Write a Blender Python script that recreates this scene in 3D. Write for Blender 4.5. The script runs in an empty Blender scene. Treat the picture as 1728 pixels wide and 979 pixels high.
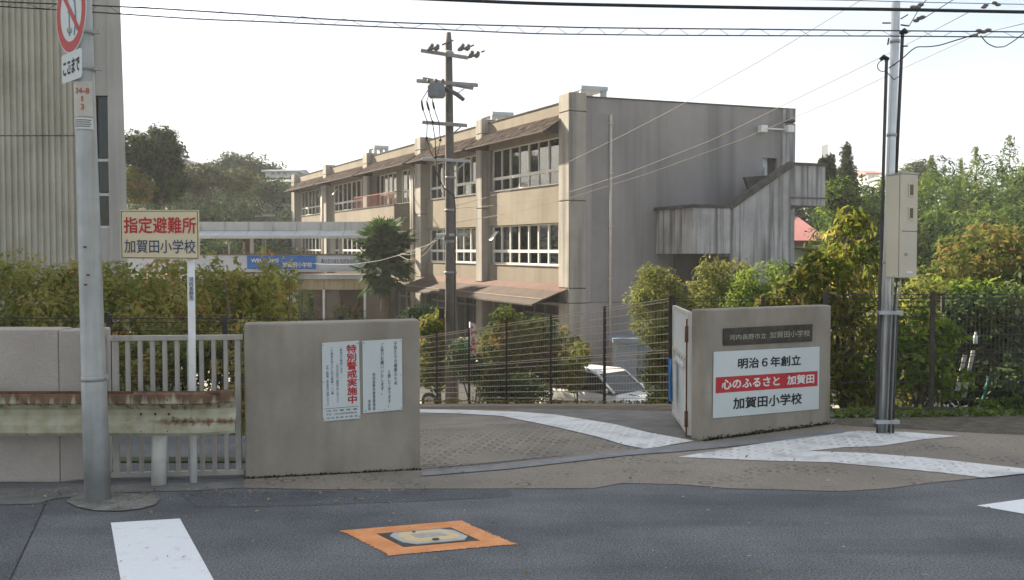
import bpy, bmesh, math, random
import numpy as np
from mathutils import Vector, Matrix
R = math.radians
scn = bpy.context.scene
COL = scn.collection
random.seed(11)

# ------------------------------------------------------------------ camera
F = 1600.0                      # focal length in pixels of the 1728 px wide photograph
CX, CY, HOR, EYE = 864.0, 489.5, 437.0, 1.8
PITCH = math.atan((CY - HOR) / F)
cam_d = bpy.data.cameras.new('camera'); cam = bpy.data.objects.new('camera', cam_d); COL.objects.link(cam)
cam_d.sensor_width = 36.0; cam_d.lens = 36.0 * F / 1728.0
cam_d.clip_start = 0.1; cam_d.clip_end = 3000
cam.location = (0, 0, EYE); cam.rotation_euler = (math.pi / 2 - PITCH, 0, 0)
scn.camera = cam

# ------------------------------------------------------------------ sky and sun
SUN_AZ = R(-47)                 # to the left of the view axis, in front of the camera
SUN_EL = R(30)
w = bpy.data.worlds.new('World'); scn.world = w; w.use_nodes = True
nt = w.node_tree; nt.nodes.clear()
out = nt.nodes.new('ShaderNodeOutputWorld'); bg = nt.nodes.new('ShaderNodeBackground')
sky = nt.nodes.new('ShaderNodeTexSky'); sky.sky_type = 'NISHITA'; sky.sun_disc = False
sky.sun_elevation = SUN_EL; sky.sun_rotation = SUN_AZ
sky.air_density = 1.0; sky.dust_density = 1.4; sky.ozone_density = 1.0
tc = nt.nodes.new('ShaderNodeTexCoord'); mp = nt.nodes.new('ShaderNodeMapping'); mp.inputs['Scale'].default_value = (1, 1, 3.2)
cn = nt.nodes.new('ShaderNodeTexNoise'); cn.inputs['Scale'].default_value = 2.1; cn.inputs['Detail'].default_value = 6; cn.inputs['Roughness'].default_value = .5
cr = nt.nodes.new('ShaderNodeValToRGB'); cr.color_ramp.elements[0].position = .35; cr.color_ramp.elements[0].color = (.30, .30, .30, 1)
cr.color_ramp.elements[1].position = .62; cr.color_ramp.elements[1].color = (.93, .93, .93, 1)
mx = nt.nodes.new('ShaderNodeMixRGB'); mx.inputs['Color2'].default_value = (4.25, 4.5, 4.85, 1)   # thin bright cloud veil
L = nt.links.new
L(tc.outputs['Generated'], mp.inputs['Vector']); L(mp.outputs[0], cn.inputs['Vector']); L(cn.outputs['Fac'], cr.inputs['Fac'])
L(cr.outputs['Color'], mx.inputs['Fac']); L(sky.outputs[0], mx.inputs['Color1']); L(mx.outputs[0], bg.inputs['Color'])
bg.inputs['Strength'].default_value = 0.056; L(bg.outputs[0], out.inputs['Surface'])
sd = bpy.data.lights.new('sun', 'SUN'); sd.energy = 5.0; sd.angle = R(1.0); sd.color = (1.0, .87, .68)
sun = bpy.data.objects.new('sun', sd); COL.objects.link(sun)
SUN = Vector((math.sin(SUN_AZ) * math.cos(SUN_EL), math.cos(SUN_AZ) * math.cos(SUN_EL), math.sin(SUN_EL)))
sun.rotation_euler = SUN.to_track_quat('Z', 'Y').to_euler(); sun.location = (-20, 20, 30)
vs = scn.view_settings; vs.view_transform = 'Standard'; vs.look = 'None'; vs.gamma = 1; vs.use_curve_mapping = False
vs.exposure = 1.95
scn.cycles.max_bounces = 6; scn.cycles.transparent_max_bounces = 12; scn.cycles.use_denoising = True
scn.cycles.volume_bounces = 0

# ------------------------------------------------------------------ pixels of the photograph to places
FW = Vector((0, math.cos(PITCH), -math.sin(PITCH))); UP = Vector((0, math.sin(PITCH), math.cos(PITCH)))
CAM = Vector((0, 0, EYE))
def ray(px, py): return FW + Vector((1, 0, 0)) * ((px - CX) / F) + UP * ((CY - py) / F)
def at(px, py, Y):
    d = ray(px, py); return CAM + d * (Y / d.y)
def gz(px, py, z=0.0):
    d = ray(px, py); return CAM + d * ((z - EYE) / d.z)
def hit_plane(px, py, o, n):
    d = ray(px, py); return CAM + d * ((o - CAM).dot(n) / d.dot(n))
def zat(py, Y): return at(CX, py, Y).z
def xat(px, Y): return at(px, HOR, Y).x
def V(*a): return Vector(a)

# ------------------------------------------------------------------ materials
MATS = {}
def mat(name, col, col2=None, scale=6.0, rough=.8, metal=0.0, bump=0.0, bscale=60.0, streak=None, stcol=(.05, .045, .04), stamt=.6,
        speck=0.0, spsc=160, spec=.3, trans=0.0, detail=5, lo=.35, hi=.65, coords='pos', emit=None, objrand=0.0, stscale=(9, 9, .45), stlo=.48, sthi=.68, drip=None, grit=0.0):
    if name in MATS: return MATS[name]
    m = bpy.data.materials.new(name); m.use_nodes = True; n = m.node_tree; N = n.nodes; lk = n.links.new
    b = N['Principled BSDF']
    b.inputs['Roughness'].default_value = rough; b.inputs['Metallic'].default_value = metal; b.inputs['Specular IOR Level'].default_value = spec
    if coords == 'pos': src = N.new('ShaderNodeNewGeometry').outputs['Position']
    else: src = N.new('ShaderNodeTexCoord').outputs['Object']
    c = None
    if col2 is not None:
        t = N.new('ShaderNodeTexNoise'); t.inputs['Scale'].default_value = scale; t.inputs['Detail'].default_value = detail; t.inputs['Roughness'].default_value = .62
        lk(src, t.inputs['Vector'])
        r = N.new('ShaderNodeValToRGB'); r.color_ramp.elements[0].position = lo; r.color_ramp.elements[1].position = hi
        r.color_ramp.elements[0].color = (*col, 1); r.color_ramp.elements[1].color = (*col2, 1)
        lk(t.outputs['Fac'], r.inputs['Fac']); c = r.outputs['Color']
    else:
        rg = N.new('ShaderNodeRGB'); rg.outputs[0].default_value = (*col, 1); c = rg.outputs[0]
    if speck > 0:
        t = N.new('ShaderNodeTexNoise'); t.inputs['Scale'].default_value = spsc; t.inputs['Detail'].default_value = 2; lk(src, t.inputs['Vector'])
        r = N.new('ShaderNodeMapRange'); r.inputs['From Min'].default_value = .3; r.inputs['From Max'].default_value = .7
        r.inputs['To Min'].default_value = 1 - speck; r.inputs['To Max'].default_value = 1 + speck; lk(t.outputs['Fac'], r.inputs['Value'])
        x = N.new('ShaderNodeVectorMath'); x.operation = 'SCALE'; lk(c, x.inputs[0]); lk(r.outputs[0], x.inputs['Scale']); c = x.outputs[0]
    if objrand > 0:
        oi = N.new('ShaderNodeObjectInfo'); r = N.new('ShaderNodeMapRange'); r.inputs['To Min'].default_value = 1 - objrand; r.inputs['To Max'].default_value = 1 + objrand
        lk(oi.outputs['Random'], r.inputs['Value'])
        x = N.new('ShaderNodeVectorMath'); x.operation = 'SCALE'; lk(c, x.inputs[0]); lk(r.outputs[0], x.inputs['Scale']); c = x.outputs[0]
    if streak:
        mpn = N.new('ShaderNodeMapping'); mpn.inputs['Scale'].default_value = stscale; lk(src, mpn.inputs['Vector'])
        t = N.new('ShaderNodeTexNoise'); t.inputs['Scale'].default_value = streak; t.inputs['Detail'].default_value = 4; lk(mpn.outputs[0], t.inputs['Vector'])
        r = N.new('ShaderNodeMapRange'); r.inputs['From Min'].default_value = stlo; r.inputs['From Max'].default_value = sthi; r.inputs['To Max'].default_value = stamt
        lk(t.outputs['Fac'], r.inputs['Value'])
        x = N.new('ShaderNodeMixRGB'); lk(r.outputs[0], x.inputs['Fac']); lk(c, x.inputs['Color1']); x.inputs['Color2'].default_value = (*stcol, 1); c = x.outputs[0]
    if drip:                                                  # narrow rain streaks
        mpn = N.new('ShaderNodeMapping'); mpn.inputs['Scale'].default_value = drip[0]; lk(src, mpn.inputs['Vector'])
        t = N.new('ShaderNodeTexNoise'); t.inputs['Scale'].default_value = 1; t.inputs['Detail'].default_value = 6; lk(mpn.outputs[0], t.inputs['Vector'])
        r = N.new('ShaderNodeMapRange'); r.inputs['From Min'].default_value = .5; r.inputs['From Max'].default_value = .72; r.inputs['To Max'].default_value = drip[2]; lk(t.outputs['Fac'], r.inputs['Value'])
        x = N.new('ShaderNodeMixRGB'); lk(r.outputs[0], x.inputs['Fac']); lk(c, x.inputs['Color1']); x.inputs['Color2'].default_value = (*drip[1], 1); c = x.outputs[0]
    if grit > 0:                                              # single pale stones in the surface
        t = N.new('ShaderNodeTexNoise'); t.inputs['Scale'].default_value = 95; t.inputs['Detail'].default_value = 1; lk(src, t.inputs['Vector'])
        r = N.new('ShaderNodeMapRange'); r.inputs['From Min'].default_value = .64; r.inputs['From Max'].default_value = .72; r.inputs['To Max'].default_value = grit; lk(t.outputs['Fac'], r.inputs['Value'])
        x = N.new('ShaderNodeMixRGB'); lk(r.outputs[0], x.inputs['Fac']); lk(c, x.inputs['Color1']); x.inputs['Color2'].default_value = (.36, .36, .35, 1); c = x.outputs[0]
    lk(c, b.inputs['Base Color'])
    if bump > 0:
        t = N.new('ShaderNodeTexNoise'); t.inputs['Scale'].default_value = bscale; t.inputs['Detail'].default_value = 4; lk(src, t.inputs['Vector'])
        bp = N.new('ShaderNodeBump'); bp.inputs['Strength'].default_value = bump; bp.inputs['Distance'].default_value = .01
        lk(t.outputs['Fac'], bp.inputs['Height']); lk(bp.outputs[0], b.inputs['Normal'])
    if emit:
        b.inputs['Emission Color'].default_value = (*emit[:3], 1); b.inputs['Emission Strength'].default_value = emit[3]
    MATS[name] = m
    return m

def leaf_mat(name, cols, trans=.35, rough=.7):
    """foliage: per-leaf colour from the mesh attribute 'tone', part of the light passes through"""
    if name in MATS: return MATS[name]
    m = bpy.data.materials.new(name); m.use_nodes = True; n = m.node_tree; N = n.nodes; lk = n.links.new
    b = N['Principled BSDF']; b.inputs['Roughness'].default_value = rough; b.inputs['Specular IOR Level'].default_value = .08
    a = N.new('ShaderNodeAttribute'); a.attribute_name = 'tone'
    r = N.new('ShaderNodeValToRGB'); e = r.color_ramp.elements
    while len(e) < len(cols): e.new(.5)
    for i, (p, c) in enumerate(cols): e[i].position = p; e[i].color = (*c, 1)
    lk(a.outputs['Fac'], r.inputs['Fac']); lk(r.outputs['Color'], b.inputs['Base Color'])
    tr = N.new('ShaderNodeBsdfTranslucent'); mx = N.new('ShaderNodeMixShader'); mx.inputs['Fac'].default_value = trans
    lk(r.outputs['Color'], tr.inputs['Color']); lk(b.outputs[0], mx.inputs[1]); lk(tr.outputs[0], mx.inputs[2])
    lk(mx.outputs[0], N['Material Output'].inputs['Surface'])
    MATS[name] = m
    return m

def glass_mat(name, tint=(.75, .8, .8), refl=.22):
    if name in MATS: return MATS[name]
    m = bpy.data.materials.new(name); m.use_nodes = True; n = m.node_tree; N = n.nodes; lk = n.links.new
    N.remove(N['Principled BSDF'])
    t = N.new('ShaderNodeBsdfTransparent'); t.inputs[0].default_value = (*tint, 1)
    g = N.new('ShaderNodeBsdfGlossy'); g.inputs['Roughness'].default_value = .03; g.inputs[0].default_value = (.9, .93, .95, 1)
    fr = N.new('ShaderNodeFresnel'); fr.inputs['IOR'].default_value = 1.5
    ad = N.new('ShaderNodeMath'); ad.operation = 'ADD'; ad.inputs[1].default_value = refl - .04; ad.use_clamp = True
    lk(fr.outputs[0], ad.inputs[0])
    mx = N.new('ShaderNodeMixShader'); lk(ad.outputs[0], mx.inputs['Fac']); lk(t.outputs[0], mx.inputs[1]); lk(g.outputs[0], mx.inputs[2])
    lk(mx.outputs[0], N['Material Output'].inputs['Surface'])
    MATS[name] = m
    return m

# ------------------------------------------------------------------ mesh helpers
class MB:
    """collects boxes, prisms, tubes and sheets, then becomes ONE mesh object"""
    def __init__(s, M=None): s.v = []; s.f = []; s.M = M
    def P(s, p):
        p = Vector(p); return s.M @ p if s.M is not None else p
    def add(s, pts, faces):
        b = len(s.v); s.v += [tuple(s.P(p)) for p in pts]; s.f += [tuple(b + i for i in f) for f in faces]; return s
    def box(s, x0, x1, y0, y1, z0, z1):
        return s.add([(x0, y0, z0), (x1, y0, z0), (x1, y1, z0), (x0, y1, z0), (x0, y0, z1), (x1, y0, z1), (x1, y1, z1), (x0, y1, z1)],
                     [(3, 2, 1, 0), (4, 5, 6, 7), (0, 1, 5, 4), (1, 2, 6, 5), (2, 3, 7, 6), (3, 0, 4, 7)])
    def prism(s, poly, vec):
        n = len(poly); q = [Vector(p) for p in poly]; vec = Vector(vec)
        return s.add(q + [p + vec for p in q], [tuple(range(n))[::-1], tuple(range(n, 2 * n))] + [(i, (i + 1) % n, n + (i + 1) % n, n + i) for i in range(n)])
    def bar(s, a, b, wd, ht, up=(0, 0, 1)):
        a, b = Vector(a), Vector(b); d = (b - a).normalized(); u = Vector(up)
        if abs(d.dot(u)) > .99: u = Vector((0, 1, 0))
        x = d.cross(u).normalized() * wd / 2; y = x.cross(d).normalized() * ht / 2
        p = [a - x - y, a + x - y, a + x + y, a - x + y]
        return s.prism(p, b - a)
    def tube(s, pts, rad, n=8, cap=True, closed=False):
        pts = [Vector(p) for p in pts]; k = len(pts)
        rad = rad if isinstance(rad, (list, tuple)) else [rad] * k
        b = len(s.v); prev = None
        for i, p in enumerate(pts):
            d = (pts[min(i + 1, k - 1)] - pts[max(i - 1, 0)]).normalized()
            if prev is None:
                u = Vector((0, 0, 1)) if abs(d.z) < .9 else Vector((1, 0, 0)); x = d.cross(u).normalized()
            else:
                x = (prev - d * prev.dot(d)).normalized()
            prev = x; y = d.cross(x)
            for j in range(n):
                a = 2 * math.pi * j / n; s.v.append(tuple(s.P(p + (x * math.cos(a) + y * math.sin(a)) * rad[i])))
        for i in range(k - 1):
            for j in range(n): s.f.append((b + i * n + j, b + i * n + (j + 1) % n, b + (i + 1) * n + (j + 1) % n, b + (i + 1) * n + j))
        if cap: s.f.append(tuple(range(b, b + n))[::-1]); s.f.append(tuple(range(b + (k - 1) * n, b + k * n)))
        return s
    def ball(s, c, r, nu=10, nv=6, sq=(1, 1, 1)):
        c = Vector(c); pts = [c + Vector((0, 0, -r * sq[2]))]
        for i in range(1, nv):
            t = math.pi * i / nv
            for j in range(nu):
                a = 2 * math.pi * j / nu; pts.append(c + Vector((r * math.sin(t) * math.cos(a) * sq[0], r * math.sin(t) * math.sin(a) * sq[1], -r * math.cos(t) * sq[2])))
        pts.append(c + Vector((0, 0, r * sq[2]))); fs = []
        for j in range(nu): fs.append((0, 1 + (j + 1) % nu, 1 + j))
        for i in range(nv - 2):
            for j in range(nu):
                a = 1 + i * nu; fs.append((a + j, a + (j + 1) % nu, a + nu + (j + 1) % nu, a + nu + j))
        e = len(pts) - 1; a = 1 + (nv - 2) * nu
        for j in range(nu): fs.append((e, a + j, a + (j + 1) % nu))
        return s.add(pts, fs)
    def grid(s, fn, nu, nv):
        b = len(s.v)
        for i in range(nu + 1):
            for j in range(nv + 1): s.v.append(tuple(s.P(fn(i / nu, j / nv))))
        for i in range(nu):
            for j in range(nv):
                a = b + i * (nv + 1) + j; s.f.append((a, a + nv + 1, a + nv + 2, a + 1))
        return s
    def build(s, name, material, parent=None, bevel=0.0, smooth=False, normals=True, seg=2):
        me = bpy.data.meshes.new(name); me.from_pydata(s.v, [], s.f)
        if bevel or normals:
            bm = bmesh.new(); bm.from_mesh(me)
            if normals: bmesh.ops.recalc_face_normals(bm, faces=bm.faces)
            if bevel: bmesh.ops.bevel(bm, geom=list(bm.edges), offset=bevel, segments=seg, affect='EDGES', profile=.6, clamp_overlap=True)
            bm.to_mesh(me); bm.free()
        if smooth:
            me.polygons.foreach_set('use_smooth', [True] * len(me.polygons))
        o = bpy.data.objects.new(name, me); COL.objects.link(o)
        if material: me.materials.append(material)
        if parent is not None: adopt(o, parent)
        return o

def adopt(o, parent):
    o.parent = parent; o.matrix_parent_inverse = parent_world(parent).inverted()
def parent_world(p):
    m = Matrix.Translation(p.location) @ p.rotation_euler.to_matrix().to_4x4()
    if p.parent is not None: m = parent_world(p.parent) @ p.matrix_parent_inverse @ m
    return m
def tag(o, label, cat, group=None):
    o['label'] = label; o['category'] = cat
    if group: o['group'] = group
    return o
def thing(name, label, cat, loc=(0, 0, 0), group=None):
    e = bpy.data.objects.new(name, None); e.empty_display_size = .2; e.location = loc; COL.objects.link(e)
    return tag(e, label, cat, group)
def struct(o): o['kind'] = 'structure'; return o
def stuff(o): o['kind'] = 'stuff'; return o
def frame(o, x, y, z=(0, 0, 1)):
    o, x, y, z = Vector(o), Vector(x), Vector(y), Vector(z)
    return Matrix(((x.x, y.x, z.x, o.x), (x.y, y.y, z.y, o.y), (x.z, y.z, z.z, o.z), (0, 0, 0, 1)))
def linked(src, name, M, parent=None):
    """another object with the same mesh"""
    o = bpy.data.objects.new(name, src.data); COL.objects.link(o); o.matrix_world = M
    if parent is not None:
        o.parent = parent; o.matrix_parent_inverse = parent_world(parent).inverted()
    return o

# lettering: Blender's own built-in font, turned to mesh
_tc = bpy.data.curves.new('lettering', 'FONT'); _to = bpy.data.objects.new('lettering', _tc); COL.objects.link(_to)
_tcache = {}
def glyphs(body, bold=0.0, vertical=False, res=2):
    k = (body, vertical)
    if k not in _tcache: _glyphs(body, vertical, res)
    co, fs = _tcache[k]
    if bold <= 0: return np.c_[co, np.zeros(len(co))], fs
    C_, F_ = [], []
    for i, (dx, dy) in enumerate(((0, 0), (1, 0), (-1, 0), (0, 1), (0, -1), (.7, .7), (-.7, -.7))):
        F_ += [tuple(q + len(co) * i for q in f) for f in fs]; C_.append(np.c_[co + np.array([dx, dy]) * bold, np.full(len(co), i * .00018)])
    return np.concatenate(C_), F_
def _glyphs(body, vertical, res):
    k = (body, vertical)
    _tc.body = '\n'.join(body) if vertical else body
    _tc.align_x = 'CENTER'; _tc.resolution_u = res; _tc.space_line = 1.0 if vertical else 1
    bpy.context.view_layer.update()
    me = bpy.data.meshes.new_from_object(_to.evaluated_get(bpy.context.evaluated_depsgraph_get()))
    n = len(me.vertices); co = np.zeros(n * 3); me.vertices.foreach_get('co', co); co = co.reshape(-1, 3)
    r = (co[:, :2].copy(), [tuple(p.vertices) for p in me.polygons]); bpy.data.meshes.remove(me)
    _tcache[k] = r; return r
def lettering(body, M, u0, v0, u1, v1, material, parent, name='lettering', bold=0.0, vertical=False, keep=False):
    """text fitted into the rectangle u0..u1, v0..v1 of the plane M (x right, y up, z out)"""
    co, fs = glyphs(body, bold, vertical)
    lo, hi = co.min(0), co.max(0); sx, sy = (u1 - u0) / (hi[0] - lo[0]), (v1 - v0) / (hi[1] - lo[1])
    ox, oy = u0, v0
    if keep:
        k = min(sx, sy); ox += ((u1 - u0) - k * (hi[0] - lo[0])) / 2; oy += ((v1 - v0) - k * (hi[1] - lo[1])) / 2; sx = sy = k
    b = MB(M); b.add([((p[0] - lo[0]) * sx + ox, (p[1] - lo[1]) * sy + oy, p[2]) for p in co], fs)
    return b.build(name, material, parent, normals=False)
def catenary(a, b, sag, n=14):
    a, b = Vector(a), Vector(b)
    return [a.lerp(b, i / n) + Vector((0, 0, -4 * sag * (i / n) * (1 - i / n))) for i in range(n + 1)]

# ------------------------------------------------------------------ surface materials
def asphalt_mat():
    m = mat('asphalt', (.098, .103, .106), (.182, .186, .188), scale=.7, rough=.88, bump=.6, bscale=120, speck=.55, spsc=75, spec=.25, streak=.9, stcol=(.078, .083, .087), stamt=.7, stscale=(.35, 2.2, 1), stlo=.47, sthi=.68, detail=9, grit=.75)
    return m
def ring_concrete():
    """slope concrete with pressed anti-slip rings in a staggered grid"""
    m = bpy.data.materials.new('ring_concrete'); m.use_nodes = True; n = m.node_tree; N = n.nodes; lk = n.links.new; b = N['Principled BSDF']
    b.inputs['Roughness'].default_value = .92; b.inputs['Specular IOR Level'].default_value = .2
    g = N.new('ShaderNodeNewGeometry'); sp = N.new('ShaderNodeSeparateXYZ')
    mpn = N.new('ShaderNodeMapping'); mpn.vector_type = 'POINT'; mpn.inputs['Rotation'].default_value = (0, 0, R(-27)); lk(g.outputs['Position'], mpn.inputs['Vector']); lk(mpn.outputs[0], sp.inputs[0])
    def M(op, a, c=None, d=None):
        x = N.new('ShaderNodeMath'); x.operation = op
        for i, q in enumerate((a, c, d)):
            if q is None: continue
            if isinstance(q, (int, float)): x.inputs[i].default_value = q
            else: lk(q, x.inputs[i])
        return x.outputs[0]
    S = .205
    def cell(dx, dy):
        x = M('SUBTRACT', M('FRACT', M('ADD', M('DIVIDE', sp.outputs['X'], S), dx)), .5)
        y = M('SUBTRACT', M('FRACT', M('ADD', M('DIVIDE', sp.outputs['Y'], S * 1.2), dy)), .5)
        y = M('MULTIPLY', y, 1.2)
        return M('SQRT', M('ADD', M('MULTIPLY', x, x), M('MULTIPLY', y, y)))
    d = M('MINIMUM', cell(0, 0), cell(.5, .5))
    ring = M('SUBTRACT', 1.0, M('SMOOTH_MIN', M('DIVIDE', M('ABSOLUTE', M('SUBTRACT', d, .25)), .085), 1.0, .25))
    nz = N.new('ShaderNodeTexNoise'); nz.inputs['Scale'].default_value = 2.3; nz.inputs['Detail'].default_value = 6; lk(g.outputs['Position'], nz.inputs['Vector'])
    wear = N.new('ShaderNodeMapRange'); wear.inputs['From Min'].default_value = .36; wear.inputs['From Max'].default_value = .62; lk(nz.outputs['Fac'], wear.inputs['Value'])
    ring = M('MULTIPLY', M('MAXIMUM', ring, 0.0), wear.outputs[0])
    n2 = N.new('ShaderNodeTexNoise'); n2.inputs['Scale'].default_value = 60; n2.inputs['Detail'].default_value = 4; lk(g.outputs['Position'], n2.inputs['Vector'])
    ca = N.new('ShaderNodeValToRGB'); ca.color_ramp.elements[0].position = .3; ca.color_ramp.elements[1].position = .7
    ca.color_ramp.elements[0].color = (.225, .19, .15, 1); ca.color_ramp.elements[1].color = (.38, .33, .268, 1); lk(n2.outputs['Fac'], ca.inputs['Fac'])
    n3 = N.new('ShaderNodeTexNoise'); n3.inputs['Scale'].default_value = .9; n3.inputs['Detail'].default_value = 5; lk(g.outputs['Position'], n3.inputs['Vector'])
    mz = N.new('ShaderNodeMapRange'); mz.inputs['From Min'].default_value = .35; mz.inputs['From Max'].default_value = .7; mz.inputs['To Max'].default_value = .65; lk(n3.outputs['Fac'], mz.inputs['Value'])
    c0 = N.new('ShaderNodeMixRGB'); lk(mz.outputs[0], c0.inputs['Fac']); lk(ca.outputs['Color'], c0.inputs['Color1']); c0.inputs['Color2'].default_value = (.175, .158, .132, 1)
    c1 = N.new('ShaderNodeMixRGB'); lk(M('MULTIPLY', ring, .8), c1.inputs['Fac']); lk(c0.outputs[0], c1.inputs['Color1']); c1.inputs['Color2'].default_value = (.05, .045, .04, 1)
    lk(c1.outputs[0], b.inputs['Base Color'])
    h = M('SUBTRACT', M('MULTIPLY', n2.outputs['Fac'], .35), ring)
    bp = N.new('ShaderNodeBump'); bp.inputs['Strength'].default_value = .8; bp.inputs['Distance'].default_value = .012; lk(h, bp.inputs['Height']); lk(bp.outputs[0], b.inputs['Normal'])
    # the same grooves show through the white line paint
    p = m.copy(); p.name = 'painted_ring_concrete'; pn = p.node_tree
    bs = pn.nodes['Principled BSDF']; mixes = [l.from_node for l in pn.links if l.to_node == bs and l.to_socket.name == 'Base Color']
    mxn = mixes[0]
    for nd in pn.nodes:
        if nd.type == 'MATH' and nd.operation == 'MULTIPLY' and abs(nd.inputs[1].default_value - .8) < 1e-4 and not nd.inputs[1].is_linked: nd.inputs[1].default_value = .42
    for l in list(pn.links):
        if l.to_node == mxn and l.to_socket.name == 'Color1': pn.links.remove(l)
    nn = pn.nodes.new('ShaderNodeTexNoise'); nn.inputs['Scale'].default_value = 3; nn.inputs['Detail'].default_value = 7
    gg = pn.nodes.new('ShaderNodeNewGeometry'); pn.links.new(gg.outputs['Position'], nn.inputs['Vector'])
    rr = pn.nodes.new('ShaderNodeValToRGB'); rr.color_ramp.elements[0].position = .28; rr.color_ramp.elements[1].position = .5
    rr.color_ramp.elements[0].color = (.50, .49, .46, 1); rr.color_ramp.elements[1].color = (.74, .73, .70, 1)
    pn.links.new(nn.outputs['Fac'], rr.inputs['Fac']); pn.links.new(rr.outputs['Color'], mxn.inputs['Color1'])
    q = m.copy(); q.name = 'coarse_concrete'
    for nd in q.node_tree.nodes:
        if nd.type == 'MATH' and nd.operation == 'MULTIPLY' and abs(nd.inputs[1].default_value - .8) < 1e-4 and not nd.inputs[1].is_linked: nd.inputs[1].default_value = .6
        if nd.type == 'MAP_RANGE' and abs(nd.inputs['From Min'].default_value - .36) < 1e-4: nd.inputs['From Min'].default_value = .5; nd.inputs['From Max'].default_value = .66
    MATS['ring'] = m; MATS['ringpaint'] = p; MATS['coarse'] = q
    return m, p
M_ASPH = asphalt_mat(); M_RING, M_RPAINT = ring_concrete()
M_PAINT = mat('road_paint', (.55, .56, .56), (.80, .81, .81), scale=9, rough=.7, lo=.22, hi=.42, speck=.08, detail=8)
M_YARD = mat('yard_ground', (.20, .185, .16), (.30, .28, .25), scale=.8, rough=.95, speck=.2)
M_SOIL = mat('soil', (.10, .075, .05), (.20, .155, .10), scale=5, rough=1, bump=.6, bscale=30)
M_GREEN = mat('ground_cover', (.035, .05, .02), (.10, .11, .05), scale=3, rough=1, bump=.6, bscale=20)
M_CONC = mat('light_concrete', (.24, .23, .205), (.36, .345, .31), scale=3, rough=.9, bump=.3, bscale=80, speck=.15)
M_DRAIN = mat('drain_concrete', (.195, .198, .198), (.265, .265, .262), scale=4, rough=.85, speck=.15)

# ------------------------------------------------------------------ ground
GX, GY = -.457, .89
def ramp(x, y):
    g = (x - 3.05) * GX + (y - 11.7) * GY
    k = .5
    s = k * math.log1p(math.exp(g / k)) if g / k < 30 else g
    return max(-.137 * s, -2.78)
def ghit(px, py, lift=0.0):
    d = ray(px, py); t = 4.0
    while t < 60:
        p = CAM + d * t
        if p.z < ramp(p.x, p.y) + lift:
            lo, hi = t - .1, t
            for _ in range(18):
                m = (lo + hi) / 2; q = CAM + d * m
                if q.z < ramp(q.x, q.y) + lift: hi = m
                else: lo = m
            return CAM + d * hi
        t += .1
    return CAM + d * t
def sheet(name, pix, z, material, parent=None):
    pts = [gz(px, py, z) for px, py in pix]
    b = MB(); b.add(pts, [tuple(range(len(pts)))]); bm_o = b.build(name, material, parent, normals=False)
    bm = bmesh.new(); bm.from_mesh(bm_o.data); bmesh.ops.triangulate(bm, faces=bm.faces)
    for f in bm.faces:
        if f.normal.z < 0: f.normal_flip()
    bm.to_mesh(bm_o.data); bm.free(); return bm_o

road = struct(MB().add([(-70, -40, 0), (70, -40, 0), (70, 10.9, 0), (3.45, 10.9, 0), (1.85, 9.44, 0), (-.85, 8.22, 0), (-2.2, 8.0, 0), (-2.25, 9.6, 0), (-70, 9.6, 0)], [tuple(range(9))]).build('road', M_ASPH, normals=False))
yard = struct(MB().grid(lambda u, v: V(-160 + 320 * u, 8 + 500 * v, -2.85), 4, 4).build('yard', M_YARD, normals=False))
# apron of ring-pressed concrete between the road and the gate
apron = struct(sheet('apron', [(400, 823), (560, 826), (670, 825), (1000, 824), (1012, 822), (1050, 815), (1140, 817), (1230, 824), (1420, 829), (1500, 824), (1584, 813), (1662, 806), (1728, 799), (1790, 792),
                               (1790, 737), (1615, 728), (1446, 719), (1400, 714), (1184, 743), (1120, 748), (1040, 758), (840, 783), (712, 792), (560, 801), (415, 808)], .004, MATS['coarse']))
# the driveway ramp inside the gate, going down behind the left gate wall
fa0, fa1 = V(2.23, 13.33, 0), V(2.23 - .777 * 8, 13.33 + 1.515 * 8, 0)
def drv(u, v):
    r = V(1.98, 9.3, 0).lerp(fa0, min(1, v * 3.3)) if v < .303 else fa0.lerp(fa1 + (fa1 - fa0) * .8, (v - .303) / .697)
    l = V(-.85, 8.02, 0).lerp(V(-13.5, 21.0, 0), v)
    p = l.lerp(r, u); return V(p.x, p.y, ramp(p.x, p.y) + .007)
driveway = struct(MB().grid(drv, 24, 60).build('driveway', M_RING, smooth=True))
def strip(name, top, bot, lift, material, n=60):
    def samp(pl, t):
        d = [0]
        for i in range(len(pl) - 1): d.append(d[-1] + math.dist(pl[i], pl[i + 1]))
        x = t * d[-1]
        for i in range(len(pl) - 1):
            if x <= d[i + 1] + 1e-9:
                k = (x - d[i]) / (d[i + 1] - d[i]); return (pl[i][0] + k * (pl[i + 1][0] - pl[i][0]), pl[i][1] + k * (pl[i + 1][1] - pl[i][1]))
        return pl[-1]
    b = MB(); A = [ghit(*samp(top, i / n), 0.012) for i in range(n + 1)]; B = [ghit(*samp(bot, i / n), .012) for i in range(n + 1)]
    def f(u, v):
        i = min(n, round(u * n)); p = A[i].lerp(B[i], v); return V(p.x, p.y, ramp(p.x, p.y) + lift)
    b.grid(f, n, 4); return b.build(name, material, None)
band = strip('white_driveway_band', [(705, 690.5), (790, 692), (875, 695), (939, 700), (1037, 716), (1095, 730), (1172, 744)], [(705, 696), (775, 698), (846, 702), (930, 719), (1008, 737), (1050, 750), (1090, 758)], .014, M_RPAINT)
adopt(band, driveway)
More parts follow.
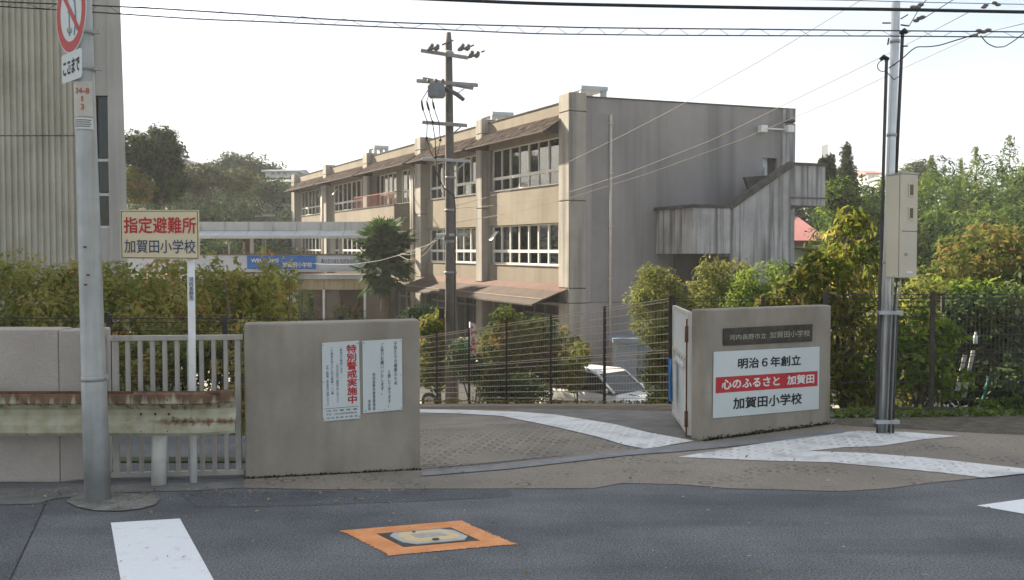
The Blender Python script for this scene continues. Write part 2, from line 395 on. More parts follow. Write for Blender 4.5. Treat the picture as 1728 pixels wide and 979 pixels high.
# darker asphalt corner between the white band and the fence
M_DASPH = mat('old_asphalt', (.15, .14, .125), (.22, .205, .18), scale=3, rough=.95, speck=.3, bump=.5, bscale=80)
patch = strip('asphalt_patch', [(862, 689.5), (960, 690.5), (1060, 691.5), (1168, 696)], [(862, 694), (960, 702.5), (1070, 723), (1182, 745)], .011, M_DASPH); adopt(patch, driveway)
soil = strip('soil_edge', [(705, 686), (900, 684.5), (1060, 684), (1150, 684)], [(705, 690), (862, 690.5), (1060, 692), (1150, 693)], .010, M_SOIL); adopt(soil, driveway)
# drain channel across the gate, then along the right gate wall
M_GR = M_DRAIN
drain = struct(sheet('drain_channel', [(712, 803), (860, 791), (1060, 768), (1144, 762), (1246, 752), (1425, 730), (1425, 724), (1240, 744), (1120, 753), (1040, 762), (840, 786), (712, 796)], .012, M_DRAIN))
# white guide lines outside the gate
wl = sheet('white_apron_line', [(1144, 771), (1246, 754), (1387, 733), (1446, 727), (1530, 729), (1620, 736), (1560, 741), (1482, 753), (1427, 754.5), (1364, 761), (1458, 764), (1560, 772), (1728, 790.6), (1790, 797), (1790, 800),
                           (1728, 799), (1662, 806), (1584, 797), (1490, 788), (1403, 780), (1285, 777)], .009, M_RPAINT); adopt(wl, apron)
cs = sheet('crossing_stripe', [(187, 882), (303.6, 875), (361, 979), (430, 1105), (226, 1105), (203.5, 979)], .004, M_PAINT, road)
cs2 = sheet('road_marking', [(1648, 853), (1728, 842), (1800, 834), (1800, 884), (1728, 867)], .004, M_PAINT, road)
# pale concrete footing round the left pole and the gutter along the walls
foot = sheet('pole_footing', [(112, 846), (122, 839), (140, 833), (160, 831), (200, 832), (255, 834), (270, 840), (262, 851), (238, 858), (200, 862), (160, 861), (130, 855)], .009, mat('footing_concrete', (.15, .143, .125), (.25, .238, .21), scale=5, rough=.95, speck=.3, spsc=60, bump=.6, bscale=40, detail=8), road)
gut = sheet('gutter', [(-60, 824), (95, 824), (100, 815), (180, 818), (262, 816), (412, 812), (412, 822), (330, 828), (262, 829), (170, 833), (90, 842), (62, 850), (-60, 852)], .0045, mat('gutter_concrete', (.13, .13, .125), (.20, .195, .18), scale=4, rough=.9, speck=.25), road)
seam = sheet('asphalt_seam', [(78, 845), (80.5, 845), (15, 985), (12, 985)], .003, mat('seam', (.03, .03, .03), (.05, .05, .05), rough=.9), road)
pd1 = sheet('patched_asphalt', [(-60, 856), (60, 851), (76, 848), (12, 990), (-60, 990)], .0022, mat('patched_asphalt', (.085, .09, .094), (.125, .129, .132), scale=1.4, rough=.9, bump=.6, bscale=120, speck=.5, spsc=85, spec=.25, grit=.5), road)
pd2 = sheet('patched_asphalt', [(300, 832), (520, 829), (700, 828), (860, 827), (868, 838), (700, 846), (520, 853), (330, 856)], .0022, MATS['patched_asphalt'], road)
vg = sheet('verge_soil', [(1403, 715.5), (1446, 719.5), (1615, 728.5), (1790, 737.5), (1960, 746), (1960, 702), (1600, 702), (1412, 706)], .006, mat('verge_soil', (.075, .065, .045), (.15, .13, .09), scale=6, rough=1, bump=.8, bscale=30, speck=.3, spsc=60), road)
# planting ground behind the low wall and beyond the street fence
plant = struct(MB().grid(lambda u, v: V(-60 + 57.8 * u - v * 4.7, 8.32 + 11.7 * v, .012 - .55 * v), 8, 4).build('planting_bed', M_GREEN))
bankm = struct(MB().grid(lambda u, v: V(3.4 + 60 * u - .5 * v, 10.85 + 16 * v + .03 * u, (-.02 if v < .05 else -.02 - 2.9 * min(1, (v - .05) * 1.4)) + .05 * math.sin(40 * u) * math.sin(9 * v)), 40, 14).build('bank', M_GREEN, smooth=True))
# retaining face under the ramp fence
rw = MB()
for i in range(12):
    a = fa0.lerp(fa1, i / 8) + V(.1, .06, 0); b_ = fa0.lerp(fa1, (i + 1) / 8) + V(.1, .06, 0)
    rw.add([V(a.x, a.y, -2.85), V(b_.x, b_.y, -2.85), V(b_.x, b_.y, ramp(b_.x, b_.y) + .006), V(a.x, a.y, ramp(a.x, a.y) + .006)], [(0, 1, 2, 3)])
rw.add([V(2.33, 13.39, -2.85), V(2.33, 13.39, .0), V(3.45, 10.88, 0), V(3.45, 10.88, -2.85)], [(0, 1, 2, 3)])
tag(rw.build('retaining_wall', M_CONC), 'concrete retaining wall holding up the driveway beneath the wire fence', 'wall')
tri = struct(MB().add([V(3.45, 10.89, .002), V(2.33, 13.4, -.23), V(2.23, 13.33, -.235), V(2.5, 10.2, .002)], [(0, 1, 2, 3)]).build('gate_corner_ground', M_DASPH, normals=False))

# ------------------------------------------------------------------ near things: walls, gates, signs
M_GWALL = mat('beige_render', (.285, .25, .20), (.35, .31, .25), scale=2.2, rough=.92, bump=.25, bscale=120, speck=.07, streak=1.0, stcol=(.15, .14, .095), stamt=.6, stlo=.5, sthi=.74, stscale=(3, 3, .9), drip=((6, 6, .45), (.15, .14, .11), .32))
M_LWALL = mat('rough_beige_wall', (.39, .345, .295), (.47, .42, .365), scale=1.6, rough=.95, bump=1.0, bscale=55, speck=.1)
M_GALV = mat('galvanised', (.36, .38, .385), (.50, .52, .52), scale=5, rough=.5, metal=.55, streak=.7, stcol=(.23, .21, .15), stamt=.55)
M_GRIM = mat('grimy_galvanised', (.33, .35, .35), (.45, .47, .46), scale=4, rough=.55, metal=.35, streak=.9, stcol=(.27, .245, .18), stamt=.55, stlo=.45, sthi=.62)
M_WHITE = mat('white_steel', (.66, .66, .62), (.76, .76, .73), scale=4, rough=.45)
M_SIGNW = mat('sign_white', (.55, .60, .58), (.60, .64, .62), scale=2, rough=.4, speck=.02)
M_CREAM = mat('sign_cream', (.66, .56, .36), (.71, .62, .42), scale=2, rough=.5)
M_RED = mat('sign_red', (.43, .026, .03), (.48, .038, .04), scale=5, rough=.45)
M_NAVY = mat('sign_navy', (.04, .06, .14), rough=.5)
M_BLACK = mat('sign_black', (.018, .018, .02), rough=.5)
M_GREY = mat('sign_grey', (.06, .075, .09), rough=.5)
M_GATEB = mat('gate_beige', (.34, .32, .275), (.42, .395, .34), scale=5, rough=.55, streak=1.5, stcol=(.20, .11, .05), stamt=.35, stlo=.58, sthi=.75)
M_RUST = mat('rust', (.07, .032, .022), (.15, .065, .038), scale=14, rough=.9)

def rail_mat():
    m = bpy.data.materials.new('rusty_rail'); m.use_nodes = True; n = m.node_tree; N = n.nodes; lk = n.links.new; b = N['Principled BSDF']
    b.inputs['Roughness'].default_value = .75; b.inputs['Specular IOR Level'].default_value = .25
    g = N.new('ShaderNodeNewGeometry'); sp = N.new('ShaderNodeSeparateXYZ'); lk(g.outputs['Position'], sp.inputs[0])
    mpn = N.new('ShaderNodeMapping'); mpn.inputs['Scale'].default_value = (26, 26, 2.2); lk(g.outputs['Position'], mpn.inputs['Vector'])
    t = N.new('ShaderNodeTexNoise'); t.inputs['Scale'].default_value = 1; t.inputs['Detail'].default_value = 5; lk(mpn.outputs[0], t.inputs['Vector'])
    def mr(src, a, b_, c=0., d=1.):
        x = N.new('ShaderNodeMapRange'); x.inputs['From Min'].default_value = a; x.inputs['From Max'].default_value = b_; x.inputs['To Min'].default_value = c; x.inputs['To Max'].default_value = d; lk(src, x.inputs['Value']); return x.outputs[0]
    def M(op, a, c):
        x = N.new('ShaderNodeMath'); x.operation = op
        for i, q in enumerate((a, c)):
            if isinstance(q, (int, float)): x.inputs[i].default_value = q
            else: lk(q, x.inputs[i])
        return x.outputs[0]
    nz = mr(t.outputs['Fac'], .3, .75)
    up = M('ADD', mr(sp.outputs['Z'], .60, .76), M('MULTIPLY', M('SUBTRACT', nz, .5), .95))       # rust runs down from the top edge
    up = mr(up, .22, .62)
    lowd = N.new('ShaderNodeMath'); lowd.operation = 'ABSOLUTE'; lk(M('SUBTRACT', sp.outputs['Z'], .525), lowd.inputs[0])
    low = M('MULTIPLY', mr(M('ADD', lowd.outputs[0], M('MULTIPLY', nz, -.028)), .014, -.012), mr(sp.outputs['X'], -2.95, -2.6))
    tot = M('MINIMUM', M('ADD', M('MULTIPLY', up, .85), low), .95)
    base = N.new('ShaderNodeTexNoise'); base.inputs['Scale'].default_value = 9; base.inputs['Detail'].default_value = 4; lk(g.outputs['Position'], base.inputs['Vector'])
    r0 = N.new('ShaderNodeValToRGB'); r0.color_ramp.elements[0].position = .3; r0.color_ramp.elements[1].position = .7
    r0.color_ramp.elements[0].color = (.33, .30, .185, 1); r0.color_ramp.elements[1].color = (.47, .46, .35, 1); lk(base.outputs['Fac'], r0.inputs['Fac'])
    r1 = N.new('ShaderNodeValToRGB'); r1.color_ramp.elements[0].position = .35; r1.color_ramp.elements[1].position = .7
    r1.color_ramp.elements[0].color = (.06, .024, .014, 1); r1.color_ramp.elements[1].color = (.19, .078, .028, 1); lk(base.outputs['Fac'], r1.inputs['Fac'])
    x = N.new('ShaderNodeMixRGB'); lk(tot, x.inputs['Fac']); lk(r0.outputs['Color'], x.inputs['Color1']); lk(r1.outputs['Color'], x.inputs['Color2'])
    lk(x.outputs[0], b.inputs['Base Color'])
    bp = N.new('ShaderNodeBump'); bp.inputs['Strength'].default_value = .3; bp.inputs['Distance'].default_value = .005; lk(base.outputs['Fac'], bp.inputs['Height']); lk(bp.outputs[0], b.inputs['Normal'])
    return m
M_RAIL = rail_mat()

# --- left gate wall
A, B = gz(414, 808), gz(709.5, 793)
du = (B - A).normalized(); dn = V(du.y, -du.x, 0)        # dn towards the street
LW = (B - A).length; HL = 1.27
FL = frame(A, du, -dn)                                     # x along, y into the wall, z up
lw = thing('gate_wall', 'plain beige gate wall carrying two white notice boards', 'wall', A.lerp(B, .5))
MB(FL).prism([(0, 0, 0), (LW, 0, 0), (LW, 0, HL + .012), (0, 0, HL)], (0, .24, 0)).build('wall_block', M_GWALL, lw, bevel=.022, seg=3)
def plane_uv(px, py, O, u, n):
    p = hit_plane(px, py, O + n * .02, n) - O; return p.dot(u), p.z
def board(name, label, cat, O, u, n, corners, th, material, bevel=.003):
    """flat board on a wall: corner pixels (tl, tr, br, bl)"""
    c = [plane_uv(px, py, O, u, n) for px, py in corners]
    M = frame(O + n * .006, u, V(0, 0, 1), n)
    t = thing(name, label, cat, O + u * (c[3][0] + c[2][0]) / 2 + V(0, 0, min(c[3][1], c[2][1])) + n * .006)
    MB(M).prism([(q[0], q[1], 0) for q in c], (0, 0, th)).build('panel', material, t, bevel=bevel, seg=1)
    return t, c, frame(O + n * (.006 + th + .0015), u, V(0, 0, 1), n), frame(O + n * (.006 + th + .003), u, V(0, 0, 1), n)
def inner(c):
    """bilinear map of the board: (0..1, 0..1) from bottom left"""
    def f(a, b):
        x = (c[3][0] * (1 - a) + c[2][0] * a) * (1 - b) + (c[0][0] * (1 - a) + c[1][0] * a) * b
        y = (c[3][1] * (1 - a) + c[2][1] * a) * (1 - b) + (c[0][1] * (1 - a) + c[1][1] * a) * b
        return x, y
    return f
def put(body, f, a0, b0, a1, b1, M, material, parent, **k):
    """lettering mapped onto the (possibly skewed) board"""
    co, fs = glyphs(body, k.get('bold', 0.0), k.get('vertical', False))
    lo, hi = co.min(0), co.max(0); b = MB(M)
    b.add([(*f(a0 + (a1 - a0) * (p[0] - lo[0]) / (hi[0] - lo[0]), b0 + (b1 - b0) * (p[1] - lo[1]) / (hi[1] - lo[1])), p[2]) for p in co], fs)
    return b.build(k.get('name', 'lettering'), material, parent, normals=False)
def screws(f, spots, M, parent, r=.006):
    for a, b in spots:
        x, y = f(a, b); MB(M @ Matrix.Translation((x, y, 0))).ball((0, 0, 0), r, 8, 4, (1, 1, .5)).build('screw', M_GRIM, parent, smooth=True)
nb, c, M1, M2 = board('notice_board', 'narrow white notice board with bold red vertical headline on the left gate wall', 'notice board', A, du, dn, [(543, 579), (606, 575), (608.5, 706.5), (545, 712)], .004, M_SIGNW)
f = inner(c)
put('特別警戒実施中', f, .655, .20, .93, .955, M1, M_RED, nb, bold=.03, vertical=True, name='headline')
put('一敷地内を警戒します', f, .475, .60, .55, .93, M1, M_NAVY, nb, vertical=True)
put('ご用の方は受付へ職員室に申し出て下さい。', f, .365, .20, .44, .725, M1, M_NAVY, nb, vertical=True)
put('一不審者を見かけた時は警察一一〇番', f, .225, .335, .30, .93, M1, M_NAVY, nb, vertical=True)
put('学校・警察署・教育委員会に連絡して下さい', f, .10, .19, .175, .71, M1, M_NAVY, nb, vertical=True)
def fq(f, a0, b0, a1, b1, M, material, parent, name):
    b = MB(M); b.add([(*f(a0, b0), 0), (*f(a1, b0), 0), (*f(a1, b1), 0), (*f(a0, b1), 0)], [(0, 1, 2, 3)]); return b.build(name, material, parent, normals=False)
fq(f, .05, .158, .95, .163, M1, M_BLACK, nb, 'rule')
put('河 内 警 察 署', f, .09, .115, .92, .14, M1, M_BLACK, nb)
put('学校・河内長野警察署(協)', f, .09, .07, .92, .095, M1, M_BLACK, nb)
put('河 内 長 野 市 教 育', f, .09, .025, .92, .05, M1, M_BLACK, nb)
screws(f, [(.03, .97), (.97, .97), (.03, .5), (.97, .5), (.03, .03), (.97, .03)], M1, nb)
nb, c, M1, M2 = board('notice_board', 'white notice board with small dark vertical writing, right of the red headline', 'notice board', A, du, dn, [(611.5, 575.5), (678.5, 572), (679.5, 692), (613, 698)], .004, M_SIGNW)
f = inner(c)
put('子供たちの健康のため', f, .79, .36, .875, .965, M1, M_GREY, nb, bold=.008, vertical=True)
put('と致しております。', f, .63, .055, .71, .575, M1, M_GREY, nb, bold=.008, vertical=True)
put('ご協力お願いいたします。', f, .45, .235, .535, .955, M1, M_GREY, nb, bold=.008, vertical=True)
put('河内長野市教育委員会', f, .245, .035, .315, .55, M1, M_GREY, nb, bold=.008, vertical=True)
put('学校長', f, .125, .035, .195, .18, M1, M_GREY, nb, bold=.008, vertical=True)
screws(f, [(.04, .97), (.96, .97), (.96, .5), (.06, .03), (.54, .03), (.96, .03)], M1, nb)

# --- right gate wall
A2, B2 = gz(1184, 745), gz(1401, 716)
du2 = (B2 - A2).normalized(); dn2 = V(du2.y, -du2.x, 0); RW = (B2 - A2).length; HR = 1.30
FR = frame(A2, du2, -dn2)
rwall = thing('gate_wall', 'beige gate wall with white school sign and dark nameplate', 'wall', A2.lerp(B2, .5))
MB(FR).prism([(0, 0, 0), (RW, 0, 0), (RW, 0, HR), (0, 0, HR)], (0, .17, 0)).build('wall_block', M_GWALL, rwall, bevel=.022, seg=3)
# stains under the plate
M_BRONZE = mat('weathered_bronze', (.045, .042, .034), (.085, .08, .062), scale=14, rough=.55, metal=.5, bump=.2)
M_BRTXT = mat('bronze_letter', (.34, .33, .27), (.46, .44, .36), scale=20, rough=.4, metal=.4)
pl, c, M1, M2 = board('name_plate', 'dark weathered bronze nameplate with raised characters on the right gate wall', 'nameplate', A2, du2, dn2, [(1221.5, 554.5), (1372, 547), (1371.5, 576), (1221.5, 583.5)], .012, M_BRONZE, bevel=.004)
f = inner(c)
put('河内長野市立', f, .06, .30, .46, .62, M1, M_BRTXT, pl, bold=.006)
put('加賀田小学校', f, .50, .30, .965, .68, M1, M_BRTXT, pl, bold=.006)
sg, c, M1, M2 = board('school_sign', 'large white sign with red band and black characters on the right gate wall', 'sign', A2, du2, dn2, [(1205.5, 594), (1384.5, 585.2), (1383, 691), (1204, 706.5)], .006, M_SIGNW)
f = inner(c)
fq(f, .02, .375, .98, .615, M1, M_RED, sg, 'red_band')
put('明治６年創立', f, .215, .72, .81, .885, M1, M_BLACK, sg, bold=.028, name='upper_line')
put('心のふるさと', f, .07, .425, .605, .575, M2, M_WHITE, sg, bold=.03, name='slogan')
put('加賀田', f, .675, .425, .945, .575, M2, M_WHITE, sg, bold=.03, name='slogan')
put('加賀田小学校', f, .175, .11, .825, .29, M1, M_BLACK, sg, bold=.028, name='lower_line')
# --- swung-in metal gate leaf with letter slot
g0, g1 = V(1.775, 9.43, 0), V(1.852, 10.8, 0)
gu = (g1 - g0).normalized(); gn = V(-gu.y, gu.x, 0)
M_LEAF = mat('gate_panel_paint', (.54, .56, .54), (.62, .64, .61), scale=3, rough=.5, streak=1.5, stcol=(.26, .16, .08), stamt=.4, stlo=.58, sthi=.74)
gl = thing('gate_leaf', 'pale metal gate leaf swung open beside the right gate wall', 'gate', g0.lerp(g1, .5))
FG = frame(g0, gu, gn); Lg = (g1 - g0).length
FG = FG @ Matrix.Translation((0, 0, .035))
MB(FG).box(.03, Lg - .03, -.012, .012, .04, .60).build('lower_panel', M_LEAF, gl)
MB(FG).box(.03, Lg - .03, -.012, .012, .78, 1.19).build('upper_panel', M_LEAF, gl)
b = MB(FG); b.box(0, .045, -.022, .022, 0, 1.235); b.box(Lg - .045, Lg, -.022, .022, 0, 1.235); b.box(.045, Lg - .045, -.022, .022, 1.19, 1.235); b.box(.045, Lg - .045, -.022, .022, 0, .04); b.box(.045, Lg - .045, -.02, .02, .60, .64); b.box(.045, Lg - .045, -.02, .02, .74, .78)
b.build('frame', mat('gate_edge', (.50, .47, .40), (.58, .55, .48), scale=6, rough=.55, streak=2, stcol=(.22, .10, .04), stamt=.5, stlo=.55, sthi=.7), gl)
for k in range(5): MB(FG).box(.2 + .2 * k, .215 + .2 * k, .01, .03, .642, .738).build('slot_bar', M_WHITE, gl)
MB(FG).box(.25, .95, .024, .04, .66, .70).build('latch_bar', M_WHITE, gl)
for z in (.12, .97): MB().tube([g0 + V(-.035, -.0, z), g0 + V(-.035, 0, z + .16)], .018, 8).build('hinge', M_RUST, gl, smooth=True)
MB().bar(g0 + V(-.02, .03, .02), g0 + V(-.02, .03, 1.2), .03, .012).build('hinge_strip', M_RUST, gl)
cl = MB(); co_ = g0 + gu * .95 + gn * .055
cl.grid(lambda u, v: co_ + gu * (.22 * (u - .5) * (1 - .25 * v)) + gn * (.03 + .018 * math.sin(9 * u + 3 * v)) + V(0, 0, .70 - .46 * v), 10, 12)
tag(cl.build('blue_cloth', mat('blue_cloth', (.03, .16, .42), (.05, .22, .50), scale=8, rough=.8), smooth=True), 'blue cloth hanging on the open gate leaf', 'cloth')

# --- low wall at the left edge
p0, p1, p2 = gz(-330, 812), gz(101, 814.5), gz(184, 806)
lo_ = thing('low_wall', 'rough beige street wall behind the rusty guard rail', 'wall', p0.lerp(p1, .5))
b = MB(); ib = V(.02, .28, 0)
b.prism([p0, p1, p1 + V(-.02, .3, 0), p0 + V(0, .3, 0)], (0, 0, 1.235)); b.build('front_wall', M_LWALL, lo_, bevel=.014)
b = MB(); b.prism([p1 + V(.002, .006, 0), p2, p2 + V(-.08, .26, 0), p1 + V(-.02, .298, 0)], (0, 0, 1.225)); b.build('return_wall', M_LWALL, lo_, bevel=.014)

# --- sliding barred gate
ga, gb = gz(186, 811) + V(0, .02, 0), gz(411, 806) + V(0, .03, 0)
su = (gb - ga).normalized(); sn = V(su.y, -su.x, 0); SL = (gb - ga).length
FS = frame(ga, su, -sn)
sgt = thing('sliding_gate', 'beige barred sliding gate between low wall and left gate wall', 'gate', ga.lerp(gb, .5))
HB = 1.165
MB(FS).box(-.01, SL, -.02, .03, HB - .03, HB + .012).build('top_rail', M_GATEB, sgt, bevel=.004)
MB(FS).box(0, SL, -.015, .025, .02, .06).build('bottom_rail', M_GATEB, sgt, bevel=.004)
for i in range(11):
    x = .045 + i * (SL - .09) / 10; hw = .024 if i in (0, 10) else .0165
    MB(FS).box(x - hw, x + hw, -.012, .022, .06, HB - .03).build('bar', M_GATEB, sgt, bevel=.003, seg=1)
MB(FS).box(-.075, -.035, -.01, .04, 0, 1.24).build('end_post', M_GATEB, sgt, bevel=.004)
MB(FS).box(-.034, -.012, 0, .03, .82, .86).build('latch', M_GALV, sgt)

# --- rusty guard rail
gr = thing('guard_rail', 'rusty cream steel guard rail in front of the low wall', 'guard rail', gz(268, 818))
GYR = gz(268, 818).y - .12
prof = [(0, .335), (.02, .345), (.034, .325), (.036, .255), (.005, .235), (-.03, .195), (-.034, .150), (-.008, .118), (.0, .108), (.034, .085), (.036, .025), (.02, .0), (0, .008)]
prof = [(y * 1.15, z) for y, z in prof]
def railbeam(x0, x1, ends, zb=.42, n=2, th=.004):
    b = MB(); pts = []
    def f(u, v):
        k = v * (len(prof) - 1); i = min(int(k), len(prof) - 2); t = k - i
        py = prof[i][0] * (1 - t) + prof[i + 1][0] * t; pz = prof[i][1] * (1 - t) + prof[i + 1][1] * t
        return V(x0 + (x1 - x0) * u, GYR - py, zb + pz)
    b.grid(f, n, len(prof) - 1); return b
XE = xat(392, GYR)
railbeam(-9.5, xat(232, GYR), 0).build('beam', M_RAIL, gr)
b = MB()
def endpiece(u, v):
    k = v * (len(prof) - 1); i = min(int(k), len(prof) - 2); t = k - i
    py = prof[i][0] * (1 - t) + prof[i + 1][0] * t; pz = prof[i][1] * (1 - t) + prof[i + 1][1] * t
    x = xat(226, GYR) + (XE - xat(226, GYR)) * u; fl = max(0, (u - .62) / .38)
    py = (py + .007) * (1 - .55 * fl ** 2); yo = .05 * fl ** 2.5
    return V(x, GYR - py + yo, .42 + pz * (1 + .015 * fl) + .01 * fl)
b.grid(endpiece, 14, len(prof) - 1).build('end_section', M_RAIL, gr)
def edgebar(x0, x1, z): MB().tube([(x0, GYR - .02, z), (x1, GYR - .02, z)], .017, 8).build('rolled_edge', M_RUST, gr, smooth=True)
edgebar(-9.5, XE - .10, .752)
pb = gz(268, 818)
MB().tube([(pb.x, pb.y, -.05), (pb.x + .02, pb.y, .74)], .058, 16).build('post', mat('rail_post', (.62, .61, .54), (.72, .71, .66), scale=6, rough=.5, streak=1.2, stcol=(.3, .2, .1), stamt=.3), gr, smooth=True)
MB().tube([(pb.x - 4, pb.y, -.05), (pb.x - 4, pb.y, .74)], .058, 16).build('post', MATS['rail_post'], gr, smooth=True)
for px, py in ((238, 699), (262, 699), (285, 699), (238, 728), (283, 728), (283, 675)):
    q = at(px, py, GYR - .042); MB().ball((q.x, q.y, q.z), .011, 8, 5, (1, .7, 1)).build('bolt', M_RUST, gr, smooth=True)

# --- big galvanised pole with traffic signs
pb = gz(165, 843); ptop = at(141, 100, pb.y); pdir = (ptop - pb); pdir = pdir / pdir.z
sp = thing('sign_pole', 'tall galvanised pole carrying a round red-rimmed traffic sign', 'sign pole', pb)
MB().tube([pb + pdir * z for z in (-.1, .9, .905, 2.5, 4.6)], [.093, .089, .086, .076, .064], 24).build('pole', M_GRIM, sp, smooth=True)
MB().tube([pb + pdir * z for z in (.89, .93)], [.0893, .0885], 24).build('collar', M_GRIM, sp, smooth=True)
def polept(py): return pb + pdir * (at(150, py, pb.y).z)
ph = R(46); tu = V(math.cos(ph), -math.sin(ph), 0); tn = V(-math.sin(ph), -math.cos(ph), 0)    # sign planes turned to traffic from the left
sc_ = at(120.5, 20, pb.y - .05)
MS = frame(sc_, tu, V(0, 0, 1), tn)
def disc(r, z, M, th=.003, n=40): return MB(M).prism([(r * math.cos(2 * math.pi * i / n), r * math.sin(2 * math.pi * i / n), z) for i in range(n)], (0, 0, th))
rs = disc(.30, 0, MS, .004).build('round_sign', M_SIGNW, sp)
def annulus(r0, r1, z, M, n=48):
    b = MB(M); pts = []
    for i in range(n):
        a = 2 * math.pi * i / n; pts += [(r0 * math.cos(a), r0 * math.sin(a), z), (r1 * math.cos(a), r1 * math.sin(a), z)]
    return b.add(pts, [(2 * i, 2 * i + 1, 2 * ((i + 1) % n) + 1, 2 * ((i + 1) % n)) for i in range(n)])
annulus(.215, .29, .0055, MS).build('red_rim', mat('sign_red_rim', (.45, .04, .045), rough=.4), rs, normals=False)
M_SBLUE = mat('sign_blue', (.10, .17, .28), rough=.4)
MB(MS).add([(-.045, -.17, .0055), (-.02, -.17, .0055), (-.02, .0, .0055), (-.045, .0, .0055), (-.07, 0, .0055), (.005, 0, .0055), (-.0325, .06, .0055)], [(0, 1, 2, 3), (4, 5, 6)]).build('straight_arrow', M_SBLUE, rs, normals=False)
b = MB(MS); arc = [(.06, -.18), (.085, -.11), (.095, -.03), (.08, .06), (.03, .13), (-.02, .17)]
for i in range(len(arc) - 1):
    (x0, y0), (x1, y1) = arc[i], arc[i + 1]; d = Vector((x1 - x0, y1 - y0)).normalized() * .014; b.add([(x0 + d.y, y0 - d.x, .0055), (x1 + d.y, y1 - d.x, .0055), (x1 - d.y, y1 + d.x, .0055), (x0 - d.y, y0 + d.x, .0055)], [(0, 1, 2, 3)])
b.build('curved_arrow', M_SBLUE, rs, normals=False)
b = MB(MS); b.add([(-.165, .135, .008), (-.135, .165, .008), (.165, -.135, .008), (.135, -.165, .008)], [(0, 1, 2, 3)]); b.build('slash', MATS['sign_red_rim'], rs, normals=False)
pc = at(121.5, 112, pb.y - .06); MP = frame(pc, tu, V(0, 0, 1), tn)
def rrect(w_, h_, r, n=5):
    pts = []
    for cx, cy, a0 in ((w_ - r, h_ - r, 0), (-w_ + r, h_ - r, 90), (-w_ + r, -h_ + r, 180), (w_ - r, -h_ + r, 270)):
        for i in range(n + 1): a = R(a0 + 90 * i / n); pts.append((cx + r * math.cos(a), cy + r * math.sin(a), 0))
    return pts
ip = MB(MP).prism(rrect(.20, .105, .025), (0, 0, .004)).build('small_plate', M_SIGNW, sp)
lettering('ここまで', frame(pc + tn * .006, tu, V(0, 0, 1), tn), -.165, -.055, .165, .055, M_BLACK, ip, bold=.03)
for py in (54, 116):
    q = polept(py); b = MB(); b.bar(q + V(-.09, -.05, 0), q + V(.13, .0, .0), .022, .03); b.build('bracket', M_GRIM, sp)
    MB().tube([q + V(0, 0, -.018), q + V(0, 0, .018)], .082, 20).build('clamp_band', M_GRIM, sp, smooth=True)
def polewrap(py0, py1, a0, a1, r, name, material, parent):
    q0, q1 = polept(py1), polept(py0); b = MB()
    b.grid(lambda u, v: q0.lerp(q1, v) + V(math.sin(R(a0 + (a1 - a0) * u)), -math.cos(R(a0 + (a1 - a0) * u)), 0) * (r[0] + (r[1] - r[0]) * v), 14, 2); return b.build(name, material, parent, smooth=True)
st = polewrap(140, 199, -44, 66, (.0805, .078), 'number_sticker', mat('sticker', (.46, .43, .36), (.52, .49, .42), scale=9, rough=.5), sp)
M_STR = mat('sticker_red', (.42, .10, .06), rough=.6)
def stickertext(body, py0, py1, hw):
    q = polept((py0 + py1) / 2); M = frame(q + V(0, -.0835, 0), V(1, 0, 0), V(0, 0, 1), V(0, -1, 0)); h = abs(at(150, py0, pb.y).z - at(150, py1, pb.y).z) / 2
    co, fs = glyphs(body, .02); lo, hi = co.min(0), co.max(0); b = MB()
    pts = []
    for p in co:
        x = ((p[0] - lo[0]) / (hi[0] - lo[0]) - .5) * 2 * hw; y = ((p[1] - lo[1]) / (hi[1] - lo[1]) - .5) * 2 * h
        a = x / .081 + .2; pts.append(q + V((.0825 + p[2]) * math.sin(a), -(.0825 + p[2]) * math.cos(a), y))
    b.add(pts, fs); b.build('sticker_lettering', M_STR, st, normals=False)
stickertext('34-8', 151, 161, .05); stickertext('1', 165, 174, .006); stickertext('3', 178, 188, .012)
st2 = polewrap(201, 220, -42, 64, (.0815, .0805), 'plate_sticker', mat('plate_sticker', (.55, .55, .50), (.62, .62, .58), scale=9, rough=.5), sp)
for k, py in enumerate((205, 208.5, 212, 215.5)): polewrap(py - .7, py + .7, -34, 52 - 6 * (k % 2), (.0828, .0826), 'sticker_line', M_GREY, st2)
for px, py in ((154, 417), (157.5, 464), (153, 480)):
    q = polept(py); MB().bar(q + V((px - 156) * .0045, -.081, 0), q + V((px - 156) * .0045 + .022, -.081, 0), .012, .01).build('band_clip', mat('dark_rust', (.06, .03, .025), rough=.8), sp)

# --- evacuation site sign
eb = gz(327, 815)
es = thing('evacuation_sign', 'cream evacuation sign board with red and navy characters on white post', 'sign', eb)
etop = at(322, 430, eb.y)
MB().tube([eb + V(0, 0, -.05), eb.lerp(etop, .5), etop + V(0, 0, .18)], .029, 16).build('post', M_WHITE, es, smooth=True)
eY = eb.y - .045
ec = [at(202.5, 354.5, eY), at(335.5, 354.5, eY), at(336.5, 438, eY), at(204, 436.5, eY)]
o_ = V(0, eY, 0); eu, en = V(1, 0, 0), V(0, -1, 0)
MB().prism([ec[3], ec[2], ec[1], ec[0]], V(0, .012, 0)).build('board', M_CREAM, es, bevel=.003, seg=1)
cc = [(p.x, p.z) for p in ec]; f = inner(cc); ME = frame(V(0, eY - .003, 0), eu, V(0, 0, 1), en)
put('指定避難所', f, .045, .52, .965, .86, ME, M_RED, es, bold=.02, name='upper_line')
put('加賀田小学校', f, .05, .12, .955, .40, ME, M_NAVY, es, bold=.008, name='lower_line')
b = MB(ME)
for a0, b0, a1, b1 in ((.012, .018, .988, .03), (.012, .97, .988, .982), (.012, .03, .02, .97), (.98, .03, .988, .97)): b.add([(*f(a0, b0), 0), (*f(a1, b0), 0), (*f(a1, b1), 0), (*f(a0, b1), 0)], [(0, 1, 2, 3)])
b.build('border', M_BLACK, es, normals=False)
